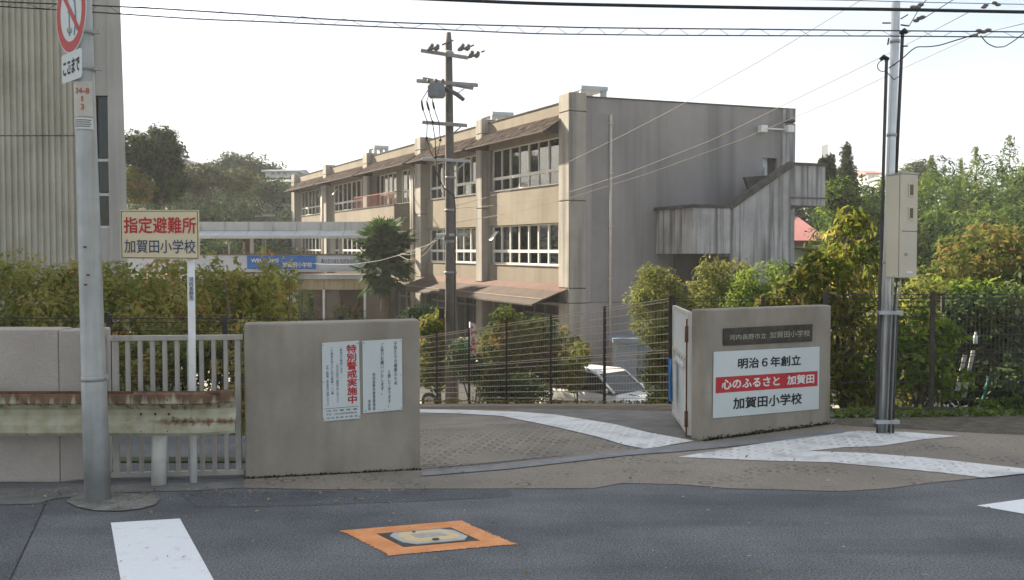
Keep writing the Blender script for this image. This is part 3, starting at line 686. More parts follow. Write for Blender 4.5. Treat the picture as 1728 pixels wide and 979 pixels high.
q0, q1 = at(318, 508, eb.y - .035), at(327, 467, eb.y - .035)
stx = MB().prism([V(q0.x, eb.y - .031, q0.z), V(q1.x, eb.y - .031, q0.z), V(q1.x, eb.y - .031, q1.z), V(q0.x, eb.y - .031, q1.z)], (0, .004, 0)).build('post_sticker', M_SIGNW, es)
lettering('河内長野市', frame(V(0, eb.y - .0325, 0), eu, V(0, 0, 1), en), q0.x + .006, q0.z + .006, q1.x - .006, q1.z - .006, M_NAVY, stx, bold=.01, vertical=True)
for z in (2.1, 1.88): MB().bar(V(etop.x - .05, eb.y - .01, z), V(etop.x + .05, eb.y - .01, z), .05, .02).build('clamp', M_GALV, es)

# --- hydrant cover with orange painted border
hc = [gz(572, 896.5), gz(779.5, 879), gz(874.5, 919.5), gz(655, 939)]
def hq(a, b, z): 
    p = (hc[0] * (1 - a) + hc[1] * a) * (1 - b) + (hc[3] * (1 - a) + hc[2] * a) * b; return V(p.x, p.y, z)
hy = thing('hydrant_cover', 'yellow iron hydrant cover in a worn orange painted border on the road', 'hydrant cover', hq(.5, .5, 0))
def orange_mat():
    m = mat('orange_paint', (.68, .26, .09), (.80, .36, .15), scale=7, rough=.75, speck=.1, detail=8); return m
b = MB(); I0, I1, J0, J1 = .21, .80, .24, .77
def worn(a, b_, z, k):                                                                 # ragged outer edge on two sides
    return hq(a, b_, z)
random.seed(5)
def side(pa, pb_, n, jag, ox, oy):
    o = []
    for i in range(n):
        k = jag * random.uniform(-1, 0) * min(1, min(i, n - i) / (n * .12)); t = i / n
        o.append((pa[0] + (pb_[0] - pa[0]) * t + k * ox, pa[1] + (pb_[1] - pa[1]) * t + k * oy))
    return o
ol = side((0, 0), (1, 0), 30, .004, 0, -1) + side((1, 0), (1, 1), 60, .025, 1, 0) + side((1, 1), (0, 1), 110, .03, 0, 1) + side((0, 1), (0, 0), 110, .035, -1, 0)
il = []
n_ = len(ol)
for a, c_ in ol:
    il.append((min(max(a, I0), I1), min(max(c_, J0), J1)))
pts = [hq(a, c_, .004) for a, c_ in ol] + [hq(a, c_, .004) for a, c_ in il]
b.add(pts, [(i, (i + 1) % n_, n_ + (i + 1) % n_, n_ + i) for i in range(n_)])
ob = b.build('painted_border', orange_mat(), hy, normals=False)
M_IRON = mat('dark_iron', (.07, .062, .062), (.11, .10, .095), scale=20, rough=.7, metal=.4, bump=.3)
MB().prism([hq(I0, J0, -.02), hq(I1, J0, -.02), hq(I1, J1, -.02), hq(I0, J1, -.02)], (0, 0, .027)).build('iron_frame', M_IRON, hy)
def octo(a0, a1, b0, b1, ca, cb, z): return [hq(a0 + ca, b0, z), hq(a1 - ca, b0, z), hq(a1, b0 + cb, z), hq(a1, b1 - cb, z), hq(a1 - ca, b1, z), hq(a0 + ca, b1, z), hq(a0, b1 - cb, z), hq(a0, b0 + cb, z)]
lid = MB().prism(octo(.255, .765, .285, .735, .07, .10, .0), (0, 0, .013)).build('lid', mat('lid_grey', (.42, .43, .40), (.50, .50, .47), scale=12, rough=.6), hy)
M_LIDY = mat('lid_yellow', (.64, .48, .24), (.72, .57, .33), scale=10, rough=.6, speck=.1)
MB().prism(octo(.30, .72, .33, .69, .06, .09, .013), (0, 0, .003)).build('yellow_field', M_LIDY, lid)
MB().prism([hq(.40, .42, .016), hq(.64, .42, .016), hq(.64, .57, .016), hq(.40, .57, .016)], (0, 0, .002)).build('label_plate', mat('lid_label', (.40, .38, .34), (.5, .47, .42), scale=20, rough=.6), lid)
ld = (hq(.6, .5, 0) - hq(.4, .5, 0)); lv = hq(.5, .42, 0) - hq(.5, .56, 0)
lettering('消火栓', frame(hq(.42, .555, .0195), ld.normalized(), lv.normalized()), .0, .005, (hq(.62, .5, 0) - hq(.42, .5, 0)).length, lv.length * .92, mat('lid_letters', (.58, .52, .44), rough=.6), lid)
for a, c_, r in ((.46, .345, .013), (.50, .665, .024)): MB().tube([hq(a, c_, .0165), hq(a, c_, .0185)], r, 14).build('key_hole', M_IRON, lid)

# ------------------------------------------------------------------ wire fences
M_FPOST = mat('fence_post', (.035, .028, .024), (.06, .048, .04), scale=8, rough=.6)
M_FWIRE = mat('fence_wire', (.40, .32, .24), (.52, .43, .33), scale=10, rough=.45, metal=.2)
M_FWIRED = mat('dark_fence_wire', (.035, .033, .03), (.06, .055, .05), rough=.6)
def wire_fence(label, p0, step, n, h, wirem, nv=22, first=True):
    t = thing('wire_fence', label, 'fence', p0)
    step = Vector(step); st_l = step.length; post = None; wires = []; vm = None
    M0 = Matrix.Translation(p0)
    for k in range(n + 1):
        M = Matrix.Translation(Vector(p0) + step * k)
        if post is None:
            post = MB(M).box(-.022, .022, -.022, .022, -.25, h + .03).build('post', M_FPOST, t)
            post0 = k
        else:
            o = linked(post, 'post', Matrix.Translation(step * k), t)
    zs = [h - .005, h - .045] + [h - .045 - (h - .12) * i / 12 for i in range(1, 13)]
    zs.append(zs[7] - .035)
    src = []
    for k in range(n):
        if k == 0:
            for z in zs: src.append(MB(M0).tube([V(0, 0, z), step + V(0, 0, z)], (.0062 if wirem == M_FWIRE else .0042), 5, cap=False).build('wire', wirem, t))
            b = MB(M0)
            for i in range(1, nv): b.bar(step * (i / nv) + V(0, -.004, .03), step * (i / nv) + V(0, -.004, h), .0022, .0022)
            vm = b.build('wire_mesh', wirem, t); vm['kind'] = 'stuff'
        else:
            for s_ in src: linked(s_, 'wire', Matrix.Translation(step * k), t)
            o = linked(vm, 'wire_mesh', Matrix.Translation(step * k), t); o['kind'] = 'stuff'
    return t
wire_fence('brown wire mesh fence going down along the driveway', V(2.23, 13.33, -.24), V(-.777, 1.515, -.2225), 7, 1.49, M_FWIRE)
wire_fence('wire mesh fence running behind the right gate wall', V(2.27, 13.30, -.24), V(1.25, -.02, 0), 4, 1.49, M_FWIRED)
fb = gz(1470, 722)
wire_fence('dark wire mesh fence along the street right of the gate', V(3.55, 10.72, -.0), V(1.25, .09, 0), 6, 1.40, M_FWIRED)
wire_fence('dark wire mesh fence in front of the left hedge', V(-9.3, 10.35, -.05), V(1.25, -.06, 0), 6, 1.22, M_FWIRED)

# ------------------------------------------------------------------ school building
M_FAC = mat('school_render', (.18, .156, .12), (.225, .197, .155), scale=.5, rough=.93, bump=.15, bscale=60, streak=.5, stcol=(.105, .093, .073), stamt=.55, stscale=(3, 3, .25), stlo=.5, sthi=.72)
M_PIER = mat('pier_concrete', (.26, .243, .21), (.33, .31, .272), scale=.9, rough=.93, streak=.6, stcol=(.11, .105, .11), stamt=.75, stscale=(4, 4, .2), stlo=.48, sthi=.66)
M_ENDW = mat('end_wall_render', (.232, .22, .216), (.288, .274, .27), scale=.35, rough=.95, bump=.15, bscale=40, streak=.45, stcol=(.115, .11, .115), stamt=.65, stscale=(2.2, 2.2, .13), drip=((9, 9, .22), (.31, .30, .30), .25))
M_STAIR = mat('stained_concrete', (.25, .248, .252), (.38, .378, .382), scale=.8, rough=.95, bump=.2, bscale=40, streak=.9, stcol=(.085, .083, .085), stamt=.85, stscale=(5.5, 5.5, .22), stlo=.45, sthi=.62)
M_COPE = mat('mossy_coping', (.045, .043, .04), (.09, .085, .08), scale=3, rough=1)
M_AWN = mat('rusty_awning', (.24, .18, .13), (.32, .25, .185), scale=1.5, rough=.8, streak=1.1, stcol=(.075, .045, .035), stamt=.85, stscale=(3, 3, .5), stlo=.40, sthi=.60)
M_AWNR = mat('red_awning', (.085, .038, .03), (.115, .055, .044), scale=1.2, rough=.85, streak=.8, stcol=(.10, .07, .05), stamt=.75, stscale=(2, 2, 1.6), stlo=.48, sthi=.66)
M_AWNF = mat('awning_fascia', (.035, .026, .021), (.06, .046, .036), scale=3, rough=.9)
M_ALU = mat('window_frame', (.55, .54, .50), (.63, .62, .58), scale=4, rough=.5)
M_GLASS = glass_mat('window_glass', (.78, .83, .83), .12)
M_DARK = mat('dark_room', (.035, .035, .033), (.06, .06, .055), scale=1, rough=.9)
M_CURT = mat('curtain', (.50, .53, .47), (.60, .62, .55), scale=2, rough=.9, objrand=.15)
M_CURTG = mat('green_curtain', (.25, .33, .30), (.34, .42, .38), scale=2, rough=.9, objrand=.15)
M_JOINT = mat('dark_joint', (.10, .095, .09), rough=1)  # plain dark colour of joints and seams
M_PIPE = mat('drain_pipe', (.42, .39, .33), (.52, .48, .40), scale=3, rough=.6, streak=1, stcol=(.28, .13, .05), stamt=.5)

a_ = V(-794, 1600, 0).normalized(); b_dir = V(4636, 1600, 0).normalized()
nf = V(-a_.y, a_.x, 0); nf = nf if nf.x < 0 else -nf
ne = V(b_dir.y, -b_dir.x, 0)
D0 = 37.5; C = V(xat(960, D0), D0, 0)
A3 = V(a_.x, a_.y, .0095); FF = frame(C, A3, nf); FE = frame(C, b_dir, ne)
ZG, L1, L2, L3, ZT = -2.85, .63, 4.10, 7.63, 8.20
WD = 10.5
school = thing('school_building', 'three-storey concrete school building with rusty awnings and white window frames', 'building', C + V(0, 0, ZG))
piers = [(0.0, .86), (8.28, 8.98), (16.35, 17.25), (25.9, 26.8), (35.55, 36.4), (45.3, 46.3)]
def segs(b, fn, z0, z1, cuts, gap=.03):
    zs = [z0] + [c for c in cuts if z0 < c < z1] + [z1]
    for i in range(len(zs) - 1): fn(b, zs[i] + (gap / 2 if i else 0), zs[i + 1] - (gap / 2 if i < len(zs) - 2 else 0))
for k, (s0, s1) in enumerate(piers):
    b = MB(FF)
    if k == 0:
        P4 = [C, C + a_ * .86, C + a_ * .86 + b_dir * .75 - nf * 0, C + b_dir * .75]
        b = MB(); segs(b, lambda bb, z0, z1: bb.prism([p + V(0, 0, z0) for p in P4], (0, 0, z1 - z0)), ZG, ZT + .16, [.04, L1, L2, L3], .03)
    else:
        segs(b, lambda bb, z0, z1: bb.box(s0, s1, -.7, 0, z0, z1), ZG, ZT + .12, [L1, L2, L3], .03)
    b.build('pier', M_PIER, school, bevel=.02, seg=1)
    b = MB(FF); b.box(s0 + .04, s1 - .04, -.66, -.04, ZG, ZT - .1); b.build('pier_joint', M_JOINT, school)
bays = [(piers[i][1], piers[i + 1][0]) for i in range(5)]
H2, S2, H3, S3 = 3.28, 1.49, 6.85, 4.88
QW, QS = -.62, -.36
def curtain(parent, s0, s1, z0, z1, q, m, ph=0):
    b = MB(FF); n = max(6, int((s1 - s0) / .07))
    b.grid(lambda u, v: V(s0 + (s1 - s0) * u, q + .03 * math.sin(u * (s1 - s0) * 32 + ph), z0 + (z1 - z0) * v), n, 1)
    return b.build('curtain', m, parent, smooth=True, normals=False)
def window(s0, s1, z0, z1, q, ncol, rows, cur=(), thick=.055, extra=(), pairs=1):
    """aluminium window: rows = heights of the cross bars (fractions); panes are sub-parts"""
    b = MB(FF); t = .05
    zs = [z0] + [z0 + (z1 - z0) * r for r in rows] + [z1]
    b.box(s0, s1, q - .06, q + .05, z0 - .03, z0 + t); b.box(s0, s1, q - .06, q + .05, z1 - t, z1)
    for r in zs[1:-1]: b.box(s0, s1, q - .045, q + .06, r - .065, r + .065)
    w_ = (s1 - s0) / ncol
    for i in range(ncol + 1):
        x = s0 + i * w_; h = .045 if i % pairs == 0 else .024
        b.box(x - h, x + h, q - .05, q + .045 + (.008 if i % pairs == 0 else .003), z0 + t * .9, z1 - t * .9)
    wdw = b.build('window', M_ALU, school)
    for i in range(ncol):
        for j in range(len(zs) - 1):
            tilt = random.uniform(-.012, .012); x0, x1 = s0 + i * w_ + .03, s0 + (i + 1) * w_ - .03
            MB(FF).prism([(x0, q + tilt, zs[j] + .04), (x1, q - tilt, zs[j] + .04), (x1, q - tilt, zs[j + 1] - .04), (x0, q + tilt, zs[j + 1] - .04)], (0, -.008, 0)).build('pane', M_GLASS, wdw)
    for (c0, c1, g) in cur:
        curtain(wdw, s0 + c0 * (s1 - s0), s0 + c1 * (s1 - s0), z0 + .03, z1 - .05, q - .13, M_CURTG if g else M_CURT, c0 * 7)
    return wdw
random.seed(3)
cur3 = [[(.10, .22, 1), (.3, .5, 1), (.52, .75, 0), (.8, .95, 1)], [(.05, .3, 0), (.35, .6, 1), (.7, .95, 0)], [(.0, .3, 0), (.6, .98, 0)], [(.1, .25, 0), (.6, .9, 0)], [(.2, .4, 0), (.7, .9, 0)]]
cur2 = [[(.80, .98, 0), (.62, .7, 1)], [(.02, .45, 1), (.5, .62, 0), (.7, .98, 1)], [(.0, .9, 0)], [(.1, .9, 0)], [(.1, .5, 0)]]
for k, (s0, s1) in enumerate(bays):
    b = MB(FF); b.box(s0 - .02, s1 + .02, -.85, QS, H2, S3 - .03); b.build('spandrel', M_FAC, school)
    b = MB(FF); b.box(s0 - .02, s1 + .02, -.85, QS, -.15, S2 - .03); b.build('spandrel', M_FAC, school)
    b = MB(FF); b.box(s0 - .02, s1 + .02, -.85, QS, H3, ZT - .08); b.build('parapet', M_FAC, school)
    b = MB(FF); b.box(s0 - .02, s1 + .02, -.87, QS + .04, ZT - .08, ZT - .04); b.build('parapet_cap', M_COPE, school)
    for zc in (S2, S3): MB(FF).box(s0, s1, QS - .32, QS + .05, zc - .03, zc).build('sill', M_PIER, school)
    if k != 2: window(s0 + .05, s1 - .05, S3 + .03, H3 - .02, QW, 8, [.30], cur3[k], pairs=2)
    else:
        window(s0 + .3, s0 + 3.6, L2 + .15, H3 - .02, QW, 4, [.52], [(.1, .6, 0)], pairs=2)
        window(s0 + 4.6, s1 - .9, L2 + .15, H3 - .02, QW, 4, [.52], [(.3, .98, 0)], pairs=2)
        MB(FF).box(s0 + 3.65, s0 + 4.55, -.8, QW + .08, L2 - .2, H3).build('wall', M_FAC, school)
    window(s0 + .05, s1 - .05, S2 + .03, H2 - .02, QW, 8, [.33], cur2[k], pairs=1 if k == 0 else 2)
    # corrugated top awning
    b = MB(FF); nR = int((s1 - s0 + .5) / .11)
    def awn(u, v, s0=s0, s1=s1):
        i = round(u * nR * 2); return V(s0 - .18 + (s1 - s0 + .3) * u, QS + .02 + 1.12 * v, 7.64 - .76 * v + (.022 if i % 2 else -.022))
    b.grid(awn, nR * 2, 1)
    aw = b.build('awning', M_AWN, school, normals=False)
    MB(FF).bar((s0 - .18, .78, 6.865), (s1 + .12, .78, 6.865), .04, .06).build('awning_edge', M_AWNF, aw)
    for s in (s0 + .02, s1 - .02):
        MB(FF).prism([(s, QS, 7.55), (s, .7, 6.87), (s, .7, 6.83), (s, QS, 6.83)], (.04, 0, 0)).build('awning_bracket', M_AWNF, aw)
    # reddish lower awning over the ground floor
    if k < 2:
        b = MB(FF); b.prism([(s0 - .75, QS + .02, .74), (s0 - .75, .30, .50), (s0 - .75, .30, .45), (s0 - .75, QS + .02, .68)], (s1 - s0 + .75, 0, 0)); la = b.build('lower_awning', M_AWNR, school)
        MB(FF).prism([(s0 - .75, .26, .525), (s0 - .75, 1.15, .205), (s0 - .75, 1.15, .15), (s0 - .75, .26, .46)], (s1 - s0 + .75, 0, 0)).build('lower_course', mat('mossy_awning', (.045, .03, .024), (.075, .048, .038), scale=2.2, rough=.9, streak=.9, stcol=(.028, .024, .019), stamt=.7, stscale=(2, 2, 1.2)), la)
        MB(FF).box(s0 - .7, s1 - .05, QS + .02, 1.1, .06, .09).build('awning_soffit', M_DARK, la)
        MB(FF).prism([(s0 - .78, 1.14, .215), (s0 - .78, 1.62, .03), (s0 - .78, 1.62, -.03), (s0 - .78, 1.14, .14)], (s1 - s0 + .80, 0, 0)).build('awning_lip', M_AWNF, la)
        MB(FF).bar((s0 - .79, 1.16, .225), (s1 + .03, 1.16, .225), .09, .035).build('awning_ridge', mat('awning_ridge', (.18, .155, .12), (.25, .21, .16), scale=4, rough=.8), la)
    # ground floor: recessed dark glazed doors
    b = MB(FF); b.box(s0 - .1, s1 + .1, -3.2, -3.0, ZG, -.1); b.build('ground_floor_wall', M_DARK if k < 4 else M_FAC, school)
    b = MB(FF)
    for i in range(7):
        x = s0 + .4 + i * (s1 - s0 - .8) / 6; b.box(x - .05, x + .05, -2.1, -2.0, ZG, -.2)
    b.box(s0 + .3, s1 - .3, -2.1, -2.0, ZG + 2.0, ZG + 2.1); b.build('door_frame', mat('door_frame_grey', (.12, .115, .105), (.17, .16, .15), scale=4, rough=.6), school)
# rooms: floor slabs and dark back walls so the glass looks into depth
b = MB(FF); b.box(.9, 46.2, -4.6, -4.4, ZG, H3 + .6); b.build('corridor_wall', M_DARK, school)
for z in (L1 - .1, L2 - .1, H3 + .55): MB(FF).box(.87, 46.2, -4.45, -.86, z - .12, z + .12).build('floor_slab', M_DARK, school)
for i, s in enumerate((1.9, 3.1)): MB(FF).box(s, s + .95, -2.2, -2.1, 2.92, 2.98).build('ceiling_lamp', mat('lamp_tube', (.8, .8, .75), emit=(1, .98, .9, 2.5)), school)
# roof slab, end wall, rear walls
def PS(s, t, z): return C + A3 * s + b_dir * t + V(0, 0, z)
M_ROOF = mat('flat_roof', (.22, .21, .2), (.3, .29, .27), scale=.6, rough=.95)
MB().prism([PS(.6, .5, 7.75), PS(46, .5, 7.75), PS(46, WD - .1, 7.75), PS(.6, WD - .1, 7.75)], (0, 0, .15)).build('roof', M_ROOF, school)
def endbox(t0, t1, q0, q1, z0, z1): 
    b = MB(FE); b.box(t0, t1, q0, q1, z0, z1); return b
ewin = (plane_uv(1289, 266, C, b_dir, ne), plane_uv(1313, 299, C, b_dir, ne))
wt0, wt1, wz1, wz0 = ewin[0][0], ewin[1][0], ewin[0][1], ewin[1][1]
b = MB(FE); b.box(.74, wt0, -.36, -.06, .06, ZT); b.box(wt1, WD - .65, -.36, -.06, .06, ZT); b.box(wt0, wt1, -.36, -.06, wz1, ZT); b.box(wt0, wt1, -.36, -.06, .06, wz0 - 1.1)
b.build('end_wall', M_ENDW, school)
endbox(.74, WD - .65, -.36, -.05, ZG, .035).build('end_wall_base', M_ENDW, school)
endbox(.70, WD + .02, -.40, -.02, ZT, ZT + .05).build('end_wall_cap', M_COPE, school)
b = MB(FE); segs(b, lambda bb, z0, z1: bb.box(WD - .65, WD, -.6, .02, z0, z1), ZG, ZT, [L1, L2, L3], .04); b.build('end_pier', M_STAIR, school, bevel=.02, seg=1)
MB(FE).box(wt0, wt1, -.34, -.30, wz0 - 1.1, wz1).build('end_door', mat('end_door', (.55, .58, .57), rough=.4), school)
MB(FE).box(wt0 + (wt1 - wt0) * .55, wt1, -.29, -.25, wz0 - 1.1, wz1).build('end_door_leaf', M_DARK, school)
dp = plane_uv(1031, 300, C, b_dir, ne)[0]
MB(FE).tube([(dp, .0, 7.55), (dp, .0, ZG)], .055, 10).build('drain_pipe', M_PIPE, school, smooth=True)
MB(FE).box(dp - .8, dp - .12, -.09, -.045, .05, 7.6).build('darker_panel', mat('darker_panel', (.20, .189, .185), (.248, .235, .23), scale=.8, rough=.95), school)  # flat band a little darker than the wall, beside the pipe
for z in (7.2, 5.2, 3.1, 1.0): MB(FE).box(dp - .09, dp + .09, -.05, .06, z, z + .05).build('pipe_clip', M_PIPE, school)
for px in (1284, 1329):
    t_, z_ = plane_uv(px, 218, C, b_dir, ne); MB(FE).box(t_ - .16, t_ + .16, 0, .3, z_ - .16, z_ + .14).build('light_box', M_WHITE, school, bevel=.02, seg=1)
t0_, z0_ = plane_uv(1284, 217, C, b_dir, ne); t1_, _ = plane_uv(1329, 217, C, b_dir, ne)
MB(FE).tube([(t0_ + .16, .08, z0_), (t1_ - .16, .08, z0_)], .04, 8).build('light_conduit', M_WHITE, school, smooth=True)
t_, z_ = plane_uv(1331, 205, C, b_dir, ne); MB(FE).ball((t_, .15, z_), .16, 10, 6, (1.5, 1, .7)).build('siren', M_IRON, school, smooth=True)
MB().prism([PS(46.2, .3, ZG), PS(46.2, WD, ZG), PS(46.4, WD, ZG), PS(46.4, .3, ZG)], (0, 0, ZT - ZG)).build('far_wall', M_FAC, school)
MB().prism([PS(.6, WD, ZG), PS(46.2, WD, ZG), PS(46.2, WD - .2, ZG), PS(.6, WD - .2, ZG)], (0, 0, ZT - ZG)).build('rear_wall', M_FAC, school)
MB().prism([PS(34, 4, ZT - .5), PS(46.2, 4, ZT - .5), PS(46.2, 9, ZT - .5), PS(34, 9, ZT - .5)], (0, 0, 1.5)).build('roof_house', M_PIER, school)
# roof vents
M_VENT = mat('roof_vent', (.40, .44, .46), (.48, .52, .54), scale=2, rough=.6)
def vent(px0, px1, py0, py1, s):
    o = C + a_ * s + b_dir * 1.2; Y = o.y; x0, x1 = xat(px0, Y), xat(px1, Y); zt, zb = zat(py0, Y) - .1, 7.9
    b = MB(frame(V((x0 + x1) / 2, Y, 0), b_dir, a_)); hw = (x1 - x0) / 2
    b.box(-hw, hw, -.7, .7, zt - .16, zt); v = b.build('roof_vent', M_VENT, school)
    for sx in (-1, 1):
        for sy in (-1, 1): MB(frame(V((x0 + x1) / 2, Y, 0), b_dir, a_)).box(sx * hw * .8 - .1, sx * hw * .8 + .1, sy * .55 - .08, sy * .55 + .08, zb, zt - .16).build('vent_leg', M_VENT, v)
vent(964, 1012, 146, 162, 2.0); vent(820, 857, 189, 202, 9.5); vent(627, 651, 245, 252, 27); vent(437, 452, 0, 0, 27) if False else None
# balcony with red railing in the third bay
b = MB(FF); b.box(17.9, 25.7, .02, .98, L2 - .25, L2 - .05); b.box(17.9, 25.7, .86, .98, L2 - .05, L2 + .55); b.box(17.9, 18.05, -.3, .86, L2 - .05, L2 + .55); b.box(25.55, 25.7, -.3, .86, L2 - .05, L2 + .55)
bal = b.build('balcony', M_FAC, school)
MB(FF).box(17.86, 25.74, -.36, 1.02, L2 + .55, L2 + .6).build('balcony_cap', M_COPE, bal)
M_REDR = mat('red_railing', (.20, .06, .05), (.28, .10, .08), scale=6, rough=.7)
for i in range(40): MB(FF).bar((18 + i * 7.6 / 39, .92, L2 + .6), (18 + i * 7.6 / 39, .92, L2 + 1.28), .02, .02).build('rail_bar', M_REDR, bal)
MB(FF).bar((17.95, .92, L2 + 1.3), (25.65, .92, L2 + 1.3), .05, .04).build('hand_rail', M_REDR, bal)
MB(FF).bar((17.97, .92, L2 + 1.3), (17.97, -.2, L2 + 1.3), .05, .04).build('hand_rail', M_REDR, bal)
# rain pipes on the facade
for s, z1 in ((17.45, 7.0), (17.75, 7.0), (36.5, 7.0), (36.75, 7.0)):
    MB(FF).tube([(s, .02, ZG), (s, .02, z1)], .075, 8).build('rain_pipe', M_PIPE, school, smooth=True)
# open hopper panes
for s, z in ((8.05, 3.0), (34.9, 6.5)): MB(FF).prism([(s - .5, QW + .1, z), (s - .1, QW + .1, z), (s - .1, QW + .45, z - .4), (s - .5, QW + .45, z - .4)], (0, -.03, .02)).build('open_pane', M_WHITE, school)

# external stair at the end wall
qs = 2.55
def EU(px, py, q):                                        # pixel on the plane q metres in front of the end wall
    p = hit_plane(px, py, C + ne * q, ne) - C
    # express in t along b_dir
    return p.dot(b_dir), p.z
stair = []
tl, zl1 = EU(1170, 350, qs); tr, _ = EU(1233, 350, qs); _, zl0 = EU(1170, 428, qs)
tw, _ = EU(1107, 350, 0)
tu0, zu1 = EU(1335, 279, qs); tu1, _ = EU(1393, 279, qs); _, zu0 = EU(1365, 347, qs)
MB(FE).add([(tw, 0, zl0), (tl, qs, zl0), (tl + .12, qs - .12, zl0), (tw + .14, 0, zl0), (tw, 0, zl1), (tl, qs, zl1), (tl + .12, qs - .12, zl1), (tw + .14, 0, zl1)],
           [(3, 2, 1, 0), (4, 5, 6, 7), (0, 1, 5, 4), (1, 2, 6, 5), (2, 3, 7, 6), (3, 0, 4, 7)]).build('landing_side', M_STAIR, school)
MB(FE).box(tl + .002, tr, qs - .12, qs - .002, zl0, zl1).build('landing_front', M_STAIR, school)
MB(FE).prism([(tw + .1, 0, zl0 + .02), (tl + .1, qs - .1, zl0 + .02), (tr + 2.5, qs - .1, zl0 + .02), (tr + 2.5, 0, zl0 + .02)], (0, 0, .18)).build('landing_slab', M_STAIR, school)
b = MB(FE); b.bar((tw, 0, zl1 + .05), (tl, qs - .03, zl1 + .05), .22, .13); b.bar((tl, qs - .06, zl1 + .052), (tr, qs - .06, zl1 + .052), .2, .13); b.build('coping', M_COPE, school)
# sloped outer wall under the flight
b = MB(FE); b.prism([(tr, qs - .14, ZG), (tu0, qs - .14, ZG), (tu0, qs - .14, zu1), (tr, qs - .14, zl1)], (0, .14, 0)); b.build('stair_wall', M_STAIR, school)
b = MB(FE); b.bar((tr - .05, qs - .07, zl1 + .03), (tu0 + .03, qs - .07, zu1 + .05), .26, .24); b.build('coping', M_COPE, school)
b = MB(FE); b.box(tu0 + .002, tu1, qs - .14, qs - .004, zu0, zu1); b.box(tu1 - .14, tu1 - .002, .02, qs - .141, zu0, zu1); b.build('upper_landing_parapet', M_STAIR, school)
MB(FE).box(tu0 - .2, tu1, .02, qs - .145, zu0, zu0 + .2).build('upper_landing_slab', M_STAIR, school)
b = MB(FE); b.box(tu0 - .05, tu1 + .06, qs - .2, qs + .04, zu1 + .0, zu1 + .12); b.build('coping', M_COPE, school)
MB(FE).box(tu0, tu1 - .02, qs + .002, qs + .03, zu0 + .28, zu0 + .33).build('joint_line', M_JOINT, school)
# inner parapet of the flight and steps
ti, zi = EU(1256, 299, .7)
b = MB(FE); b.prism([(ti, .6, zl1 + .2), (tu0, .6, zu1 + .1), (tu0, .6, zu0), (ti, .6, zl0 + .1)], (0, .12, 0)); b.build('inner_parapet', M_STAIR, school)
b = MB(FE); b.prism([(ti, .58, zi), (wt1 - .1, .58, zi + .18), (wt1 + .3, .58, zi + .1), (ti + .3, .58, zi - .75)], (0, .18, 0)); b.build('coping', M_COPE, school)
for i in range(10):
    f0 = i / 10; x0 = tr + (tu0 - tr) * f0; x1 = tr + (tu0 - tr) * (i + 1) / 10; zt = zl0 + .2 + (zu0 - zl0) * (i + 1) / 10
    MB(FE).box(x0 + .002, x1, .75, qs - .15, zt - .5, zt).build('step', M_STAIR, school)
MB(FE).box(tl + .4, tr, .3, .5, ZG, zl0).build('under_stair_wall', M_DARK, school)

# ------------------------------------------------------------------ gymnasium at the left edge
M_FLUTE = mat('fluted_concrete', (.40, .37, .29), (.50, .465, .375), scale=1.2, rough=.95, bump=.9, bscale=30, speck=.12, streak=.6, stcol=(.27, .235, .16), stamt=.6, stscale=(6, 6, .5))
M_GYM = mat('gym_concrete', (.40, .37, .33), (.48, .445, .40), scale=1.0, rough=.95, bump=.5, bscale=40, streak=.5, stcol=(.26, .24, .21), stamt=.4)
GYM = 20.5; HG = 15.5  # upper part is out of view, its height set to shade the road
gym = thing('gymnasium', 'tall fluted concrete building at the left edge behind the hedge', 'building', (xat(120, GYM), GYM, -.6))
xr, xl = xat(147, GYM), -40
pit = .135
def flute(z0, z1, n, x1):
    b = MB(); pts = []
    x = x1; prof_ = []
    for i in range(n):
        prof_ += [(x, 0), (x - pit * .42, 0), (x - pit * .5, .042), (x - pit * .92, .042)]; x -= pit
    prof_.append((x, 0)); m = len(prof_)
    for z in (z0, z1): pts += [(px_, GYM + d_, z) for px_, d_ in prof_]
    b.add(pts, [(i, i + 1, m + i + 1, m + i) for i in range(m - 1)]); return b, x
zj = zat(229, GYM)
for z0, z1 in ((-.6, zj - .012), (zj + .012, zat(-300, GYM))):
    x = xr
    while x > xl:
        b, x2 = flute(z0, z1, 14, x); b.build('fluted_panel', M_FLUTE, gym, normals=False); x = x2
MB().box(xl, xr, GYM + .1, GYM + .25, -.6, HG).build('backing_wall', mat('gym_joint', (.22, .19, .11), rough=1), gym)
MB().box(xl, xr + .02, GYM - .04, GYM + .1, zat(-300, GYM), HG).build('upper_fascia', M_GYM, gym)
xw0, xw1 = xat(163, GYM), xat(187, GYM); zw1, zw0 = zat(161, GYM), zat(385, GYM)
MB().box(xr + .003, xw0, GYM - .03, GYM + .3, -.6, HG).build('flat_wall', M_GYM, gym)
MB().box(xw0 + .002, xw1, GYM + .02, GYM + .3, zw1, HG).build('flat_wall', M_GYM, gym)
MB().box(xw0 + .002, xw1, GYM + .02, GYM + .3, -.6, zw0).build('flat_wall', M_GYM, gym)
b = MB(); zc = [zw0, zat(328, GYM), zat(270, GYM), zw1]
b.box(xw0 + .01, xw1, GYM + .05, GYM + .12, zw0, zw0 + .05); b.box(xw1 - .04, xw1, GYM + .05, GYM + .12, zw0, zw1)
for z in zc[1:3]: b.box(xw0 + .01, xw1 - .04, GYM + .05, GYM + .12, z - .03, z + .03)
gwn = b.build('window', M_ALU, gym)
for i in range(3): MB().box(xw0 + .01, xw1 - .04, GYM + .08, GYM + .09, zc[i] + .05, zc[i + 1] - .03).build('pane', glass_mat('gym_glass', (.45, .45, .4), .05), gwn)
MB().box(xw0 - .3, xw1 - .22, GYM + .55, GYM + .6, zw0 - .3, zw1 + .3).build('room_back', mat('gym_inside', (.10, .08, .05), (.2, .16, .1), scale=2, rough=.9), gym)
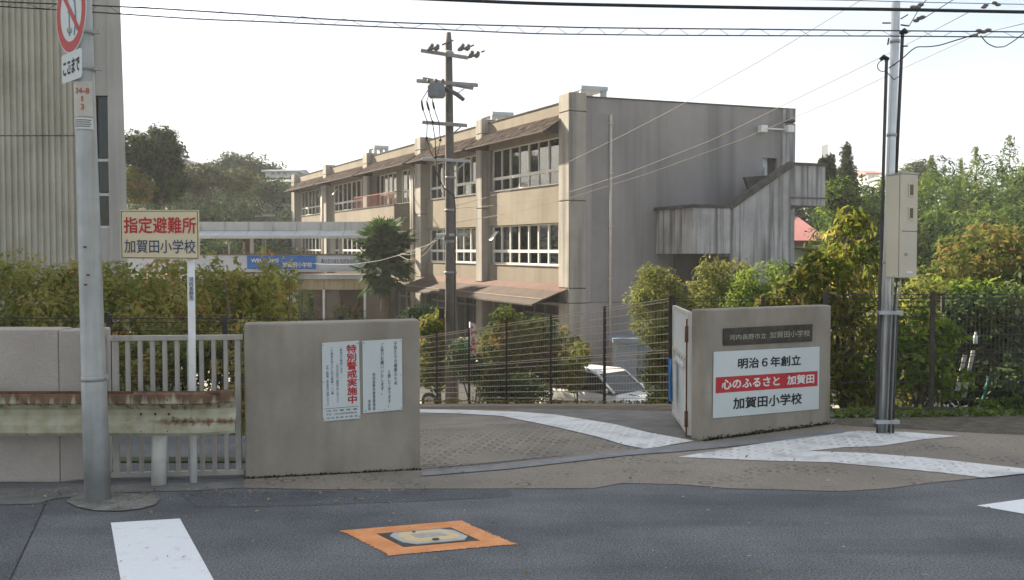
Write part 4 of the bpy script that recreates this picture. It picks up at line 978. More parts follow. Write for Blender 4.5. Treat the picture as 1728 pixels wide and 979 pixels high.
e0, e1 = xat(218.5, GYM), xat(203, GYM)
MB().prism([(xw1 + .003, GYM - .05, -.6), (e0, GYM - .05, -.6), (e0 - .03, GYM - .05, zat(300, GYM)), (e1 + .09, GYM - .05, zat(0, GYM)), (e1 + .06, GYM - .05, HG), (xw1 + .003, GYM - .05, HG)], (-.5, 1.1, 0)).build('corner_pillar', M_GYM, gym)
MB().prism([(xl, GYM + 1.0, HG - 1.3), (e1 - .6, GYM + 1.0, HG - 1.3), (e1 - 8.0, GYM + 16, HG - 1.3), (xl, GYM + 16, HG - 1.3)], (0, 0, 1)).build('roof', M_ROOF, gym)
MB().prism([(e1 - .9, GYM + 1.0, -3), (e1 - .6, GYM + 1.0, -3), (e1 - 8.0, GYM + 16, -3), (e1 - 8.3, GYM + 16, -3)], (0, 0, HG + 2.5)).build('side_wall', M_GYM, gym)

# ------------------------------------------------------------------ link bridge with banners
M_BRW = mat('bridge_white', (.40, .42, .43), (.48, .50, .50), scale=1.2, rough=.6, streak=.7, stcol=(.35, .28, .2), stamt=.4)
M_BRP = mat('bridge_panel', (.42, .46, .54), (.49, .52, .59), scale=1, rough=.6)
M_BRB = mat('bridge_beam', (.36, .29, .17), (.44, .37, .24), scale=1.2, rough=.9, streak=.8, stcol=(.15, .11, .06), stamt=.5)
BY = 52.0
br = thing('link_bridge', 'covered two-level link bridge with white roof between gymnasium and school', 'bridge', (xat(460, BY), BY, ZG))
bx0, bx1 = xat(215, BY), xat(622, BY)
def bz(py): return zat(py, BY)
n_ = 10
for i in range(n_):
    x0 = bx0 + (bx1 - bx0) * i / n_; x1 = bx0 + (bx1 - bx0) * (i + 1) / n_ - .03
    MB().box(x0, x1, BY + .3, BY + .5, bz(389), bz(374)).build('roof_fascia', M_BRW, br)
    MB().prism([(x0, BY + .3, bz(389.5)), (x0, BY - .55, bz(398)), (x0, BY - .55, bz(399.5)), (x0, BY + .3, bz(391))], (x1 - x0, 0, 0)).build('roof_sheet', mat('roof_sheet', (.45, .48, .50), (.53, .56, .57), scale=1, rough=.5), br)
MB().box(bx0, bx1, BY - .58, BY - .50, bz(403), bz(398)).build('gutter', M_BRW, br)
MB().box(bx0, bx1, BY + .5, BY + 3.2, bz(382), bz(376)).build('roof_deck', M_ROOF, br)
for px, wpx in ((424, 6), (250, 6), (560, 6)):
    for dy in (0.1, 2.6): MB().box(xat(px - wpx / 2, BY), xat(px + wpx / 2, BY), BY + dy, BY + dy + .2, bz(430), bz(400)).build('roof_post', M_BRW, br)
MB().box(bx0, bx1, BY - .1, BY, bz(459), bz(431)).build('guard_panel', M_BRP, br)
MB().box(bx0, bx1, BY - .14, BY + .04, bz(431), bz(428.5)).build('guard_cap', mat('rail_brown', (.16, .12, .10), rough=.8), br)
MB().box(bx0, bx1, BY + 2.8, BY + 2.9, bz(459), bz(431)).build('guard_panel', M_BRP, br)
MB().box(bx0, bx1, BY - .12, BY - .04, bz(462), bz(460)).build('deck_rail', M_REDR, br)
MB().box(bx0, bx1, BY - .02, BY + 3.0, bz(471), bz(463)).build('deck', M_BRW, br)
MB().box(xat(498, BY), bx1 + 1.2, BY + .1, BY + 2.9, bz(489), bz(471.5)).build('beam', M_BRB, br)
for p0, p1 in ((501, 515), (549, 571), (613, 640)):
    MB().box(xat(p0, BY), xat(p1, BY), BY + .3, BY + 1.0, ZG, bz(489)).build('column', M_FAC, br)
for px in (545.5, 615): MB().tube([(xat(px, BY), BY + .1, ZG), (xat(px, BY), BY + .1, bz(489))], .07, 8).build('rain_pipe', M_WHITE, br, smooth=True)
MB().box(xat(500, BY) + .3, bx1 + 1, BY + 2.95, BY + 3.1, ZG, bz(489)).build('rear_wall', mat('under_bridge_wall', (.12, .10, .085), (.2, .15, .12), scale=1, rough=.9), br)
b = MB(); x = xat(470, BY - .3)
for i in range(14): b.box(x + i * .075, x + i * .075 + .05, BY - .3 - (.03 if i % 2 else 0), BY - .2, ZG, bz(459))
b.build('ribbed_screen', mat('ribbed_screen', (.42, .44, .43), (.52, .54, .52), scale=2, rough=.6), br)
for px in (387, 412): MB().tube([(xat(px, BY + 2), BY + 2, bz(430)), (xat(px, BY + 2), BY + 2, bz(407))], .06, 8).build('lamp_post', M_WHITE, br, smooth=True)
MB().box(xat(394, BY), xat(404, BY), BY + 2.2, BY + 2.3, bz(431), bz(400)).build('door', mat('wood_door', (.22, .13, .05), (.3, .18, .08), scale=3, rough=.6), br)
# banners tied to the guard panel
M_BBLUE = mat('banner_blue', (.025, .13, .44), (.04, .17, .5), scale=2, rough=.7)
def banner(name, label, p0, p1, py0, py1, material):
    x0, x1 = xat(p0, BY - .15), xat(p1, BY - .15); t = thing(name, label, 'banner', ((x0 + x1) / 2, BY - .15, bz(py1)))
    b = MB(); b.grid(lambda u, v: V(x0 + (x1 - x0) * u, BY - .16 - .012 * math.sin(25 * u + 2 * v), bz(py1) + (bz(py0) - bz(py1)) * v - .02 * math.sin(math.pi * u * 3) * v), 24, 3); b.build('cloth', material, t, smooth=True); return t, frame(V(0, BY - .19, 0), V(1, 0, 0), V(0, 0, 1), V(0, -1, 0))
t, M = banner('banner', 'blue banner with white welcome lettering hung on the link bridge', 417, 533, 431.5, 454, M_BBLUE)
lettering('WELCOME', M, xat(425, BY), bz(443), xat(472, BY), bz(436.5), M_WHITE, t, bold=.02)
lettering('加賀田小学校', M, xat(478, BY), bz(451.5), xat(528, BY), bz(442.5), M_WHITE, t, bold=.02)
t, M = banner('banner', 'pale banner with dark lettering beside the blue banner', 536, 606, 432, 455, mat('banner_pale', (.44, .48, .58), (.5, .54, .62), scale=2, rough=.7))
lettering('あいさつはともだちのわ', M, xat(543, BY), bz(444), xat(601, BY), bz(437), M_NAVY, t, bold=.02)
# rear wing seen behind the bridge
rwg = thing('rear_wing', 'low beige rear wing with two windows behind the link bridge', 'building', (xat(470, 84), 84, ZG))
WY = 84.0
MB().box(xat(436, WY), xat(500, WY) + 2, WY, WY + 8, ZG, zat(366, WY)).build('wall', M_FAC, rwg)
for p0, p1 in ((448, 467), (473, 494)):
    wn = MB().box(xat(p0, WY), xat(p1, WY), WY - .06, WY - .01, zat(417, WY), zat(402, WY)).build('window', M_ALU, rwg)
    for i in range(2):
        xa = xat(p0, WY) + .08 + i * (xat(p1, WY) - xat(p0, WY) - .06) / 2; MB().box(xa, xa + (xat(p1, WY) - xat(p0, WY)) / 2 - .12, WY - .09, WY - .065, zat(417, WY) + .1, zat(402, WY) - .1).build('pane', mat('far_pane', (.20, .22, .22), (.4, .42, .4), scale=.8, rough=.15), wn)
MB().box(xat(432, WY), xat(500, WY) + 2, WY - .4, WY + 8.3, zat(366, WY), zat(364.5, WY)).build('roof', M_PIER, rwg)
MB().box(xat(438, WY), xat(456, WY), WY + 1, WY + 2, zat(364.5, WY), zat(361, WY)).build('roof_vent', M_VENT, rwg)

# ------------------------------------------------------------------ utility pole in the yard
M_UPOLE = mat('weathered_pole', (.12, .105, .09), (.185, .165, .145), scale=4, rough=.9, streak=.8, stcol=(.11, .10, .09), stamt=.5)
M_ARM = mat('cross_arm', (.26, .25, .24), (.36, .35, .33), scale=5, rough=.7)
M_CABLE = mat('cable', (.02, .02, .022), rough=.6)
M_INS = mat('insulator', (.10, .09, .085), (.2, .18, .16), scale=12, rough=.4)
UY = 25.0
ub = V(xat(762, UY), UY, -2.85); ut = at(757, 55, UY)
up_ = thing('utility_pole', 'dark weathered utility pole with cross arms standing below the driveway fence', 'utility pole', ub)
MB().tube([ub, ub.lerp(ut, .5), ub.lerp(ut, .97), ut], [.178, .135, .088, .06], 18).build('pole', M_UPOLE, up_, smooth=True)
def arm(p0, p1, wd=.09, name='cross_arm', m=None, off=-.12):
    q0, q1 = at(p0[0], p0[1], UY + .25 + off), at(p1[0], p1[1], UY - .25 + off); MB().bar(q0, q1, wd, wd).build(name, m or M_ARM, up_, bevel=.008, seg=1); return q0, q1
a1 = arm((711, 85.5), (789, 97.5)); arm((703.5, 136.5), (806, 144), off=-.16); arm((714, 133), (798, 149), off=.14)
a3 = arm((713.5, 206.5), (787.5, 212)); a4 = arm((712, 268.5), (793, 272), .075, m=mat('pale_arm', (.42, .44, .45), rough=.6)); a5 = arm((737, 397), (786, 396), .075, m=MATS['pale_arm'])
MB().ball(at(757.5, 91, UY - .1), .14, 10, 6, (1, 1, .7)).build('arm_clamp', M_ARM, up_, smooth=True)
def insul(px, py, dx=.16):
    q = at(px, py, UY - .15); b = MB(); b.tube([q + V(-dx, 0, -.05), q + V(-dx * .5, 0, 0), q, q + V(dx * .5, 0, .0), q + V(dx, 0, .02)], [.03, .07, .03, .075, .03], 8); b.ball(q + V(dx * .7, 0, .06), .06, 8, 5); b.ball(q + V(-dx * .2, 0, .08), .055, 8, 5); b.build('insulator', M_INS, up_, smooth=True)
for px, py in ((731, 82), (783, 82), (799, 94)): insul(px, py)
for (x0, y0, x1, y1) in ((746, 76, 765, 68), (793, 79, 800, 76), (812, 88, 818, 86)): MB().bar(at(x0, y0, UY - .1), at(x1, y1, UY - .1), .035, .035).build('line_sleeve', M_INS, up_)
q = at(736, 152, UY - .35)
sw = MB(frame(q, V(1, 0, 0), V(0, 1, 0))); sw.prism([(-.21, -.16, -.15), (-.16, -.16, -.19), (.18, -.16, -.19), (.23, -.16, -.12), (.23, -.16, .10), (.16, -.16, .17), (-.12, -.16, .17), (-.21, -.16, .08)], (0, .36, 0)); sw.build('line_switch', mat('switch_grey', (.16, .17, .18), (.24, .25, .26), scale=6, rough=.6), up_, bevel=.02)
for dx in (-.2, .0, .2): MB().tube([q + V(dx * .9, -.1, .17), q + V(dx * .9, -.1, .24), q + V(dx * .9, -.1, .27)], [.045, .05, .02], 8).build('bushing', M_INS, up_, smooth=True)
MB().tube([at(751, 148, UY - .3), at(772, 160, UY - .3), at(783, 169, UY - .3)], [.045, .06, .05], 8).build('switch_lever', M_INS, up_, smooth=True)
MB().bar(at(772, 158, UY), at(788, 146, UY), .02, .02).build('brace', M_ARM, up_); MB().bar(at(764, 226, UY), at(780, 212, UY), .03, .03).build('brace', M_ARM, up_)
MB().bar(at(767, 290, UY), at(785, 274, UY), .04, .03).build('brace', MATS['pale_arm'], up_); MB().bar(at(738, 398, UY - .1), at(755, 411, UY - .1), .05, .03).build('brace', MATS['pale_arm'], up_)
for k, (pts) in enumerate(([(722, 152), (711, 170), (714, 186), (721, 205), (720, 235), (727, 258), (734, 268)], [(724, 157), (720, 172), (724, 186), (730, 208), (735, 240), (735, 268)], [(728, 160), (730, 172), (733, 184), (741, 208), (743, 238), (738, 260), (735, 268)])):
    MB().tube([at(x, y, UY - .4) for x, y in pts], .012, 5).build('drop_wire', M_CABLE, up_, smooth=True)
    i = 1; MB().tube([at(*pts[1], UY - .4), at(*pts[2], UY - .4)], .03, 6).build('fuse', M_CABLE, up_, smooth=True); MB().tube([at(pts[-3][0], pts[-3][1] - 5, UY - .4), at(*pts[-3], UY - .4)], [.015, .05], 6).build('cable_cone', M_CABLE, up_, smooth=True)
MB().tube([at(x, y, UY - .3) for x, y in ((735, 268), (736, 290), (742, 305), (750, 318), (766, 330), (768, 350), (768, 420), (767, 500), (768, 680))], .02, 6).build('riser_cable', mat('riser_brown', (.06, .05, .045), rough=.7), up_, smooth=True)
for py in (300, 355, 408, 460): MB().tube([at(760, py, UY) + V(0, 0, -.03), at(760, py, UY) + V(0, 0, .03)], .14 + (py - 300) * .0002, 14).build('band', M_ARM, up_, smooth=True)
MB().box(xat(742, UY), xat(750, UY), UY - .3, UY - .1, zat(537, UY), zat(519, UY)).build('pole_box', M_CABLE, up_)

# ------------------------------------------------------------------ steel service pole with meter box
sb = gz(1488, 731)
st_top = at(1512, 12, sb.y)
svc = thing('service_pole', 'slim silver steel pole with beige meter box right of the gate', 'service pole', sb)
SD = (st_top - sb) / (st_top.z)
def svp(z, dx=0, dy=0): return sb + SD * z + V(dx, dy, 0)
M_STEEL = mat('bright_steel', (.50, .51, .50), (.60, .61, .59), scale=4, rough=.35, metal=.7)
MB().tube([svp(-.05), svp(1.6), svp(4.4), svp(4.42)], [.045, .045, .041, .03], 20).build('pole', M_STEEL, svc, smooth=True)
M_COND = mat('dark_conduit', (.05, .05, .048), (.08, .08, .075), scale=5, rough=.5)
lt = at(1496, 104, sb.y - .05); lb_ = at(1478, 720, sb.y - .05)
MB().tube([lb_, lb_.lerp(lt, .5), lt, lt + V(-.01, 0, .03)], [.017] * 4, 8).build('conduit', M_COND, svc, smooth=True)
MB().tube([lt + V(.02, 0, .02), lt + V(-.03, 0, .045), lt + V(-.06, 0, .02)], [.022, .028, .02], 8).build('conduit_hood', M_CABLE, svc, smooth=True)
rt = at(1523, 57, sb.y + .03); rb = at(1512, 296, sb.y + .03)
MB().tube([rb, rt], .018, 8).build('conduit', M_COND, svc, smooth=True)
MB().tube([rt + V(-.02, 0, .0), rt + V(.02, 0, .03), rt + V(.05, 0, .01)], [.022, .03, .02], 8).build('conduit_hood', M_CABLE, svc, smooth=True)
# meter box, one edge towards the camera
eY = sb.y - .37
ed = at(1521, 380, eY); zt_, zb_ = at(1521, 293, eY).z, at(1520, 469, eY).z
mid = V(ed.x, eY, 0); lft = V(xat(1494, eY + .27), eY + .27, 0); rgt = V(xat(1547.5, eY + .09), eY + .09, 0)
M_MBOX = mat('meter_box', (.52, .47, .36), (.58, .53, .42), scale=2, rough=.55)
bx = MB(); bk = lft + rgt - mid
bx.prism([V(p.x, p.y, zb_) for p in (lft, mid, rgt, bk)], (0, 0, zt_ - zb_)).build('meter_box', M_MBOX, svc, bevel=.006, seg=1)
cnt = (lft + rgt) / 2
mbox = [c for c in svc.children if c.name.startswith('meter_box')][0]
bx = MB(); bx.prism([V(*(cnt + (p - cnt) * 1.06).xy, zt_ + .001) for p in (lft, mid, rgt, bk)], (0, 0, .014)).build('box_roof', M_GALV, mbox)
ru = (rgt - mid); rl = ru.length; ru.normalize(); rn = V(ru.y, -ru.x, 0); FMB = frame(mid, ru, -rn)
for py0, py1 in ((309, 331), (349, 370)):
    z1_, z0_ = at(1535, py0, eY).z, at(1535, py1, eY).z
    b = MB(FMB); b.box(rl * .40, rl * .75, -.008, -.002, z0_, z0_ + .012); b.box(rl * .40, rl * .75, -.008, -.002, z1_ - .012, z1_); b.box(rl * .40, rl * .46, -.008, -.002, z0_ + .012, z1_ - .012); b.box(rl * .69, rl * .75, -.008, -.002, z0_ + .012, z1_ - .012)
    wf = b.build('meter_window', mat('window_trim', (.62, .52, .28), rough=.5), mbox)
    MB(FMB).box(rl * .46, rl * .69, -.004, -.001, z0_ + .012, z1_ - .012).build('pane', mat('meter_glass', (.05, .04, .03), rough=.1, spec=.6), wf)
zs_ = at(1535, 390, eY).z; MB(FMB).box(.004, rl - .004, -.003, .0, zs_ - .003, zs_ + .003).build('door_seam', M_JOINT, mbox)
MB(FMB).box(rl * .25, rl * .38, -.012, -.001, at(1530, 432, eY).z, at(1530, 427, eY).z).build('door_handle', M_GALV, mbox); MB(FMB).box(rl * .35, rl * .7, -.004, -.001, at(1530, 461, eY).z, at(1530, 458, eY).z).build('box_label', M_WHITE, mbox)
lu = (lft - mid); ll = lu.length; lu.normalize()
MB(frame(mid, lu, V(-lu.y, lu.x, 0))).box(.035, .038, -.003, .003, zb_ + .01, zt_ - .01).build('seam_strip', M_JOINT, mbox)
for dx, dy in ((.0, -.12), (.035, -.10), (.07, -.09)):
    MB().tube([V(mid.x - .02 + dx, mid.y + .12, zb_ + .02), V(mid.x - .03 + dx, mid.y + .11, zb_ - .08), svp(1.3, .03 + dx * .6, -.06 + dy * .2), svp(.02, .02 + dx * .6, -.06 + dy * .1)], .010, 8).build('conduit', M_GALV if dx != .035 else M_COND, svc, smooth=True)
for dx, dy in ((-.06, -.03), (.075, -.02), (.1, -.04)):
    MB().tube([svp(-.03, dx, dy), svp(1.33 - abs(dx), dx, dy)], .012, 8).build('guard_tube', M_COND, svc, smooth=True)
for z in (.13, 1.25): MB(frame(svp(z), V(1, 0, 0), V(0, 1, 0))).box(-.10, .14, -.105, .0, -.02, .02).build('clamp_bar', M_GALV, svc, bevel=.004, seg=1)
for z in (1.75, 3.05, 4.0): MB().tube([svp(z), svp(z + .03)], .05, 14).build('clamp_band', M_GALV, svc, smooth=True)
for px0, py0, px1, py1 in ((1489, 39, 1503, 39), (1500, 64, 1498, 76), (1520, 78, 1532, 78), (1520, 42, 1534, 44), (1520, 32, 1532, 25)): MB().bar(at(px0, py0, sb.y - .05), at(px1, py1, sb.y - .05), .012, .012).build('pole_hook', M_CABLE, svc)

# ------------------------------------------------------------------ overhead lines
def wire(name, label, pts, r, cat='cable', grp=None, n=6, m=None):
    o = MB().tube(pts, r, n).build(name, m or M_CABLE, smooth=True); return tag(o, label, cat, grp)
def pixline(pix, Y0, Y1):
    k = len(pix); return [at(px, py, Y0 + (Y1 - Y0) * i / (k - 1)) for i, (px, py) in enumerate(pix)]
def smoothline(pix, n=24):
    xs = [p[0] for p in pix]; ys = [p[1] for p in pix]
    o = []
    for i in range(n + 1):
        x = xs[0] + (xs[-1] - xs[0]) * i / n; o.append((x, float(np.interp(x, xs, ys))))
    ys2 = [o[0][1]] + [(o[i - 1][1] + 2 * o[i][1] + o[i + 1][1]) / 4 for i in range(1, n)] + [o[-1][1]]
    return [(o[i][0], ys2[i]) for i in range(n + 1)]
wire('trunk_cable', 'thickest black overhead cable crossing the top of the picture', pixline(smoothline([(560, -8), (740, -1), (900, 6), (1100, 10), (1320, 14), (1510, 16), (1728, 20.5), (1900, 24)]), 8.6, 8.6), .0155)
u1 = smoothline([(-160, -6), (0, 3), (150, 9), (260, 14), (432, 25), (560, 33), (680, 39), (1000, 47), (1320, 50), (1510, 52), (1728, 54), (1900, 55)], 60)
u2 = smoothline([(-160, 2), (0, 11), (150, 20), (340, 33), (432, 36), (560, 42), (680, 47), (900, 57), (1100, 59.5), (1320, 60.5), (1510, 61), (1728, 63), (1900, 64)], 60)
wire('messenger_cable', 'upper line of the lashed cable pair crossing the sky', pixline(u1, 8.9, 8.9), .0062)
wire('messenger_cable', 'lower line of the lashed cable pair crossing the sky', pixline(u2, 8.9, 8.9), .0058)
pts = []
for i in range(61):
    for j in range(2):
        k = min(60, i); x = u1[k][0] + (j * .5) * (u1[min(60, k + 1)][0] - u1[k][0]); yy = u1[k][1] if (i + j) % 2 == 0 else u2[k][1]
        pts.append(at(x, yy + random.uniform(-1, 1), 8.9 - .004))
wire('lashing_wire', 'zigzag lashing wire wound between the cable pair', pts, .0022, n=4)
wire('upper_wire', 'thin wire above the trunk cable near the silver pole', pixline(smoothline([(1200, -3), (1400, 0), (1600, 5), (1728, 7.5), (1900, 10)]), 9.6, 9.6), .004, n=5)
wire('service_wire', 'highest thin service wire passing in front of the end wall', [at(768, 348, UY)] + pixline([(860, 322), (959, 273.6), (1050, 229), (1137, 184), (1288, 100), (1430, 14), (1470, -10)], 23, 9.5), .0042, n=5, m=mat('pale_wire', (.14, .13, .11), rough=.6))
wire('service_wire', 'middle thin service wire passing in front of the end wall', [at(768, 352, UY)] + pixline([(860, 345), (959, 324.7), (1060, 292), (1200, 237), (1420, 130), (1560, 60), (1640, 18)], 23, 9.5), .0042, n=5, m=MATS['pale_wire'])
wire('service_wire', 'lowest service wire running from utility pole past the silver pole', [at(768, 376, UY)] + pixline([(860, 360), (959, 335), (1100, 291), (1250, 236), (1420, 165), (1510, 122), (1580, 90), (1650, 58), (1728, 40)], 23, 9.3), .0042, n=5, m=MATS['pale_wire'])
wire('tap_cable', 'black service cable sagging from the line to the silver pole', pixline(smoothline([(1500, 115), (1522, 100), (1545, 78), (1562, 79.5), (1585, 77), (1610, 69), (1640, 60), (1655, 55)], 20), 9.75, 8.9), .0055)
wire('loop_cable', 'hanging cable loop at the right edge of the sky', pixline(smoothline([(1655, 60), (1665, 73), (1680, 80), (1695, 79), (1710, 70), (1728, 56)], 20), 8.88, 8.88), .005)
wire('hood_loop', 'small cable loop below the left conduit hood of silver pole', [lt + V(-.06 + .0, -.01, .02)] + [lt + V(-.045 + .055 * math.cos(a), -.02, -.05 + .055 * math.sin(a)) for a in [math.pi * (.6 + .18 * i) for i in range(7)]] + [svp(3.62, -.02, -.055), svp(3.66, .05, -.05)], .0045)
def clampset(label, spots, Y):
    t = thing('line_clamp', label, 'clamp', at(*spots[0], Y))
    for px, py in spots: MB().ball(at(px, py, Y), .022, 8, 5, (1.5, .8, .8)).build('clamp_body', M_INS, t, smooth=True)
clampset('dark line clamps where the service wire meets the cable pair', [(1652, 52), (1660, 54), (1668, 51), (1645, 60)], 8.85)
clampset('dark insulators beside the top of the silver pole', [(1548, 12), (1554, 8), (1546, 35), (1552, 31), (1557, 29), (1541, 12)], 9.3)
clampset('small dark clamps on the upper wire near the right edge', [(1663, 9), (1678, 5), (1684, 8), (1660, 12)], 9.5)
for k, (pts, lb) in enumerate(([[(1556, 33), (1600, 5), (1640, -20)], 'pair of drop wires, lower one, rising right of the silver pole'], [[(1534, 44), (1548, 20), (1570, -10)], 'pair of drop wires, left one, rising beside the silver pole'])):
    wire('drop_wire', lb, pixline(pts, 9.4, 9.0), .004, n=5)
wire('bridge_wire', 'pale sagging wire from utility pole to the link bridge', [at(750, 398, UY), at(725, 412, UY + 4), at(690, 426, UY + 9), at(640, 440, UY + 15), at(590, 447, UY + 20), at(540, 446, UY + 24), at(497, 441, BY - .3)], .009, n=5, m=mat('pale_cable', (.24, .24, .22), rough=.6))
for p_, lb in (([(738, 404), (715, 432), (690, 440), (672, 430)], 'lower'), ([(738, 400), (712, 424), (690, 431), (676, 428)], 'upper')):
    wire('loop_wire', lb + ' pale wire loop left of the utility pole', pixline(smoothline(sorted(p_), 12)[::-1], UY, UY + 8), .006, n=5, m=MATS['pale_cable'])

# ------------------------------------------------------------------ foliage
rng = np.random.default_rng(4)
def leaves_mesh(name, pos, nrm, size, tone, aspect=2.2, droop=0.0, jitter=.7):
    """one mesh of many small pointed, slightly folded leaves"""
    n = len(pos); nrm = nrm + rng.normal(0, jitter, (n, 3)); nrm /= np.linalg.norm(nrm, axis=1)[:, None] + 1e-9
    d = rng.normal(0, 1, (n, 3)); d[:, 2] -= droop; d -= nrm * (d * nrm).sum(1)[:, None]; d /= np.linalg.norm(d, axis=1)[:, None] + 1e-9
    s = np.cross(nrm, d); L_ = (size * rng.uniform(.5, 1.6, n))[:, None]; W_ = L_ / aspect
    p0 = pos - d * L_ * .5; p2 = pos + d * L_ * .5 - nrm * L_ * .10; p1 = pos + s * W_ * .5 + nrm * L_ * .06; p3 = pos - s * W_ * .5 + nrm * L_ * .06
    v = np.stack([p0, p1, p2, p3], 1).reshape(-1, 3)
    me = bpy.data.meshes.new(name); me.vertices.add(n * 4); me.vertices.foreach_set('co', v.ravel().astype(np.float32))
    me.loops.add(n * 4); me.loops.foreach_set('vertex_index', np.arange(n * 4, dtype=np.int32))
    me.polygons.add(n); me.polygons.foreach_set('loop_start', np.arange(0, n * 4, 4, dtype=np.int32)); me.polygons.foreach_set('loop_total', np.full(n, 4, dtype=np.int32))
    at_ = me.attributes.new('tone', 'FLOAT', 'POINT'); at_.data.foreach_set('value', np.repeat(np.clip(tone, 0, 1), 4).astype(np.float32))
    me.update(); return me
def clumps(blobs, n_clump, r_clump, per, fill=.55, flat=.8):
    """leaf positions: small clumps scattered over the outside of ellipsoid blobs"""
    P_, N_, T_ = [], [], []
    vol = np.array([b[1][0] * b[1][1] + b[1][1] * b[1][2] for b in blobs]); share = vol / vol.sum()
    for (c, r), sh in zip(blobs, share):
        m = max(2, int(n_clump * sh)); c = np.array(c); r = np.array(r)
        d = rng.normal(0, 1, (m, 3)); d /= np.linalg.norm(d, axis=1)[:, None]; k = rng.uniform(fill, 1.0, m) ** .6
        cc = c + d * r * k[:, None]
        for i in range(m):
            rr = r_clump * rng.uniform(.6, 1.35); e = rng.normal(0, 1, (per, 3)); e /= np.linalg.norm(e, axis=1)[:, None]
            q = e * (rng.uniform(.35, 1, per) ** .5)[:, None] * rr * np.array([1, 1, flat])
            P_.append(cc[i] + q); N_.append(e * .6 + d[i] * .5 + np.array([0, 0, .5])); T_.append(np.full(per, rng.uniform(.02, .92)) + rng.normal(0, .13, per))
    return np.concatenate(P_), np.concatenate(N_), np.concatenate(T_)
M_BARK = mat('bark', (.07, .055, .042), (.13, .105, .08), scale=12, rough=.95, bump=.6, bscale=40)
def foliage(name, blobs, n_clump, r_clump, per, size, m, parent=None, aspect=2.2, droop=0., fill=.5, flat=.8, jitter=.7, clip=None):
    p, n, t = clumps(blobs, n_clump, r_clump, per, fill, flat)
    if clip is not None: k = clip(p); p, n, t = p[k], n[k], t[k]
    me = leaves_mesh(name, p, n, size, t, aspect, droop, jitter); me.materials.append(m)
    o = bpy.data.objects.new(name, me); COL.objects.link(o)
    if parent is not None: adopt(o, parent)
    return o
def limbs(b, base, targets, r0, zfork):
    base = Vector(base)
    for i, t in enumerate(targets):
        t = Vector(t); f = base + V((t.x - base.x) * .12, (t.y - base.y) * .12, zfork * random.uniform(.8, 1.1))
        mid = f.lerp(t, .5) + V(random.uniform(-.1, .1), random.uniform(-.1, .1), .08) * (t - f).length
        b.tube([f, mid, t], [r0 * .55, r0 * .3, r0 * .08], 6)
def tree(name, label, cat, base, blobs, n_clump, r_clump, per, size, m, r0=.08, zfork=.8, group=None, crown='crown', stem='trunk', **k):
    t = thing(name, label, cat, base, group); base = Vector(base); b = MB()
    top = Vector(np.mean([c for c, r in blobs], 0)); f = base + V((top.x - base.x) * .12, (top.y - base.y) * .12, zfork)
    b.tube([base + V(0, 0, -.15), base.lerp(f, .5) + V(.02, 0, 0), f, f.lerp(top, .5), top], [r0 * 1.3, r0, r0 * .8, r0 * .5, r0 * .2], 8)
    limbs(b, base, [c for c, r in blobs], r0, zfork); b.build(stem, M_BARK, t, smooth=True)
    foliage(crown, blobs, n_clump, r_clump, per, size, m, t, **k); return t
def blob(px, py, rx, ry, Y, rz=None):
    """ellipsoid given by pixel centre and pixel radii at distance Y"""
    c = at(px, py, Y); k = Y / F; return ((c.x, c.y, c.z), (rx * k, (rz if rz is not None else (rx + ry) / 2 * k), ry * k))

LF_HEDGE = leaf_mat('hedge_leaf', [(0, (.16, .20, .05)), (.5, (.33, .33, .09)), (.85, (.48, .40, .12)), (1, (.58, .27, .11))], .55)  # leaf colours raised to stand in for sunlight the gymnasium blocks
LF_DARK = leaf_mat('dark_leaf', [(0, (.018, .034, .013)), (.5, (.034, .062, .02)), (1, (.07, .10, .032))], .28)
LF_WOOD = leaf_mat('wood_leaf', [(0, (.010, .032, .009)), (.4, (.022, .056, .014)), (.8, (.042, .085, .022)), (1, (.08, .09, .024))], .3)
LF_OLIVE = leaf_mat('olive_leaf', [(0, (.085, .105, .024)), (.5, (.165, .185, .045)), (1, (.26, .25, .07))], .5)
LF_LIME = leaf_mat('lime_leaf', [(0, (.06, .105, .016)), (.5, (.14, .21, .028)), (1, (.28, .34, .055))], .5)
LF_LOQ = leaf_mat('long_leaf', [(0, (.06, .09, .014)), (.4, (.15, .17, .026)), (.75, (.27, .24, .045)), (1, (.52, .43, .17))], .5)
LF_AUT = leaf_mat('autumn_leaf', [(0, (.07, .10, .02)), (.45, (.125, .145, .032)), (.8, (.20, .165, .042)), (1, (.26, .145, .05))], .45)
LF_BAM = leaf_mat('bamboo_leaf', [(0, (.016, .04, .007)), (.45, (.052, .10, .016)), (.8, (.10, .158, .025)), (1, (.18, .21, .04))], .48)
LF_BUSH = leaf_mat('bush_leaf', [(0, (.04, .065, .015)), (.45, (.09, .125, .028)), (.8, (.18, .16, .04)), (1, (.30, .14, .045))], .45)
LF_YEL = leaf_mat('yellow_leaf', [(0, (.055, .085, .015)), (.5, (.12, .145, .028)), (.85, (.22, .18, .038)), (1, (.30, .14, .04))], .45)

LF_AUTW = leaf_mat('far_autumn_leaf', [(0, (.025, .042, .011)), (.5, (.055, .068, .018)), (1, (.11, .09, .026))], .3)
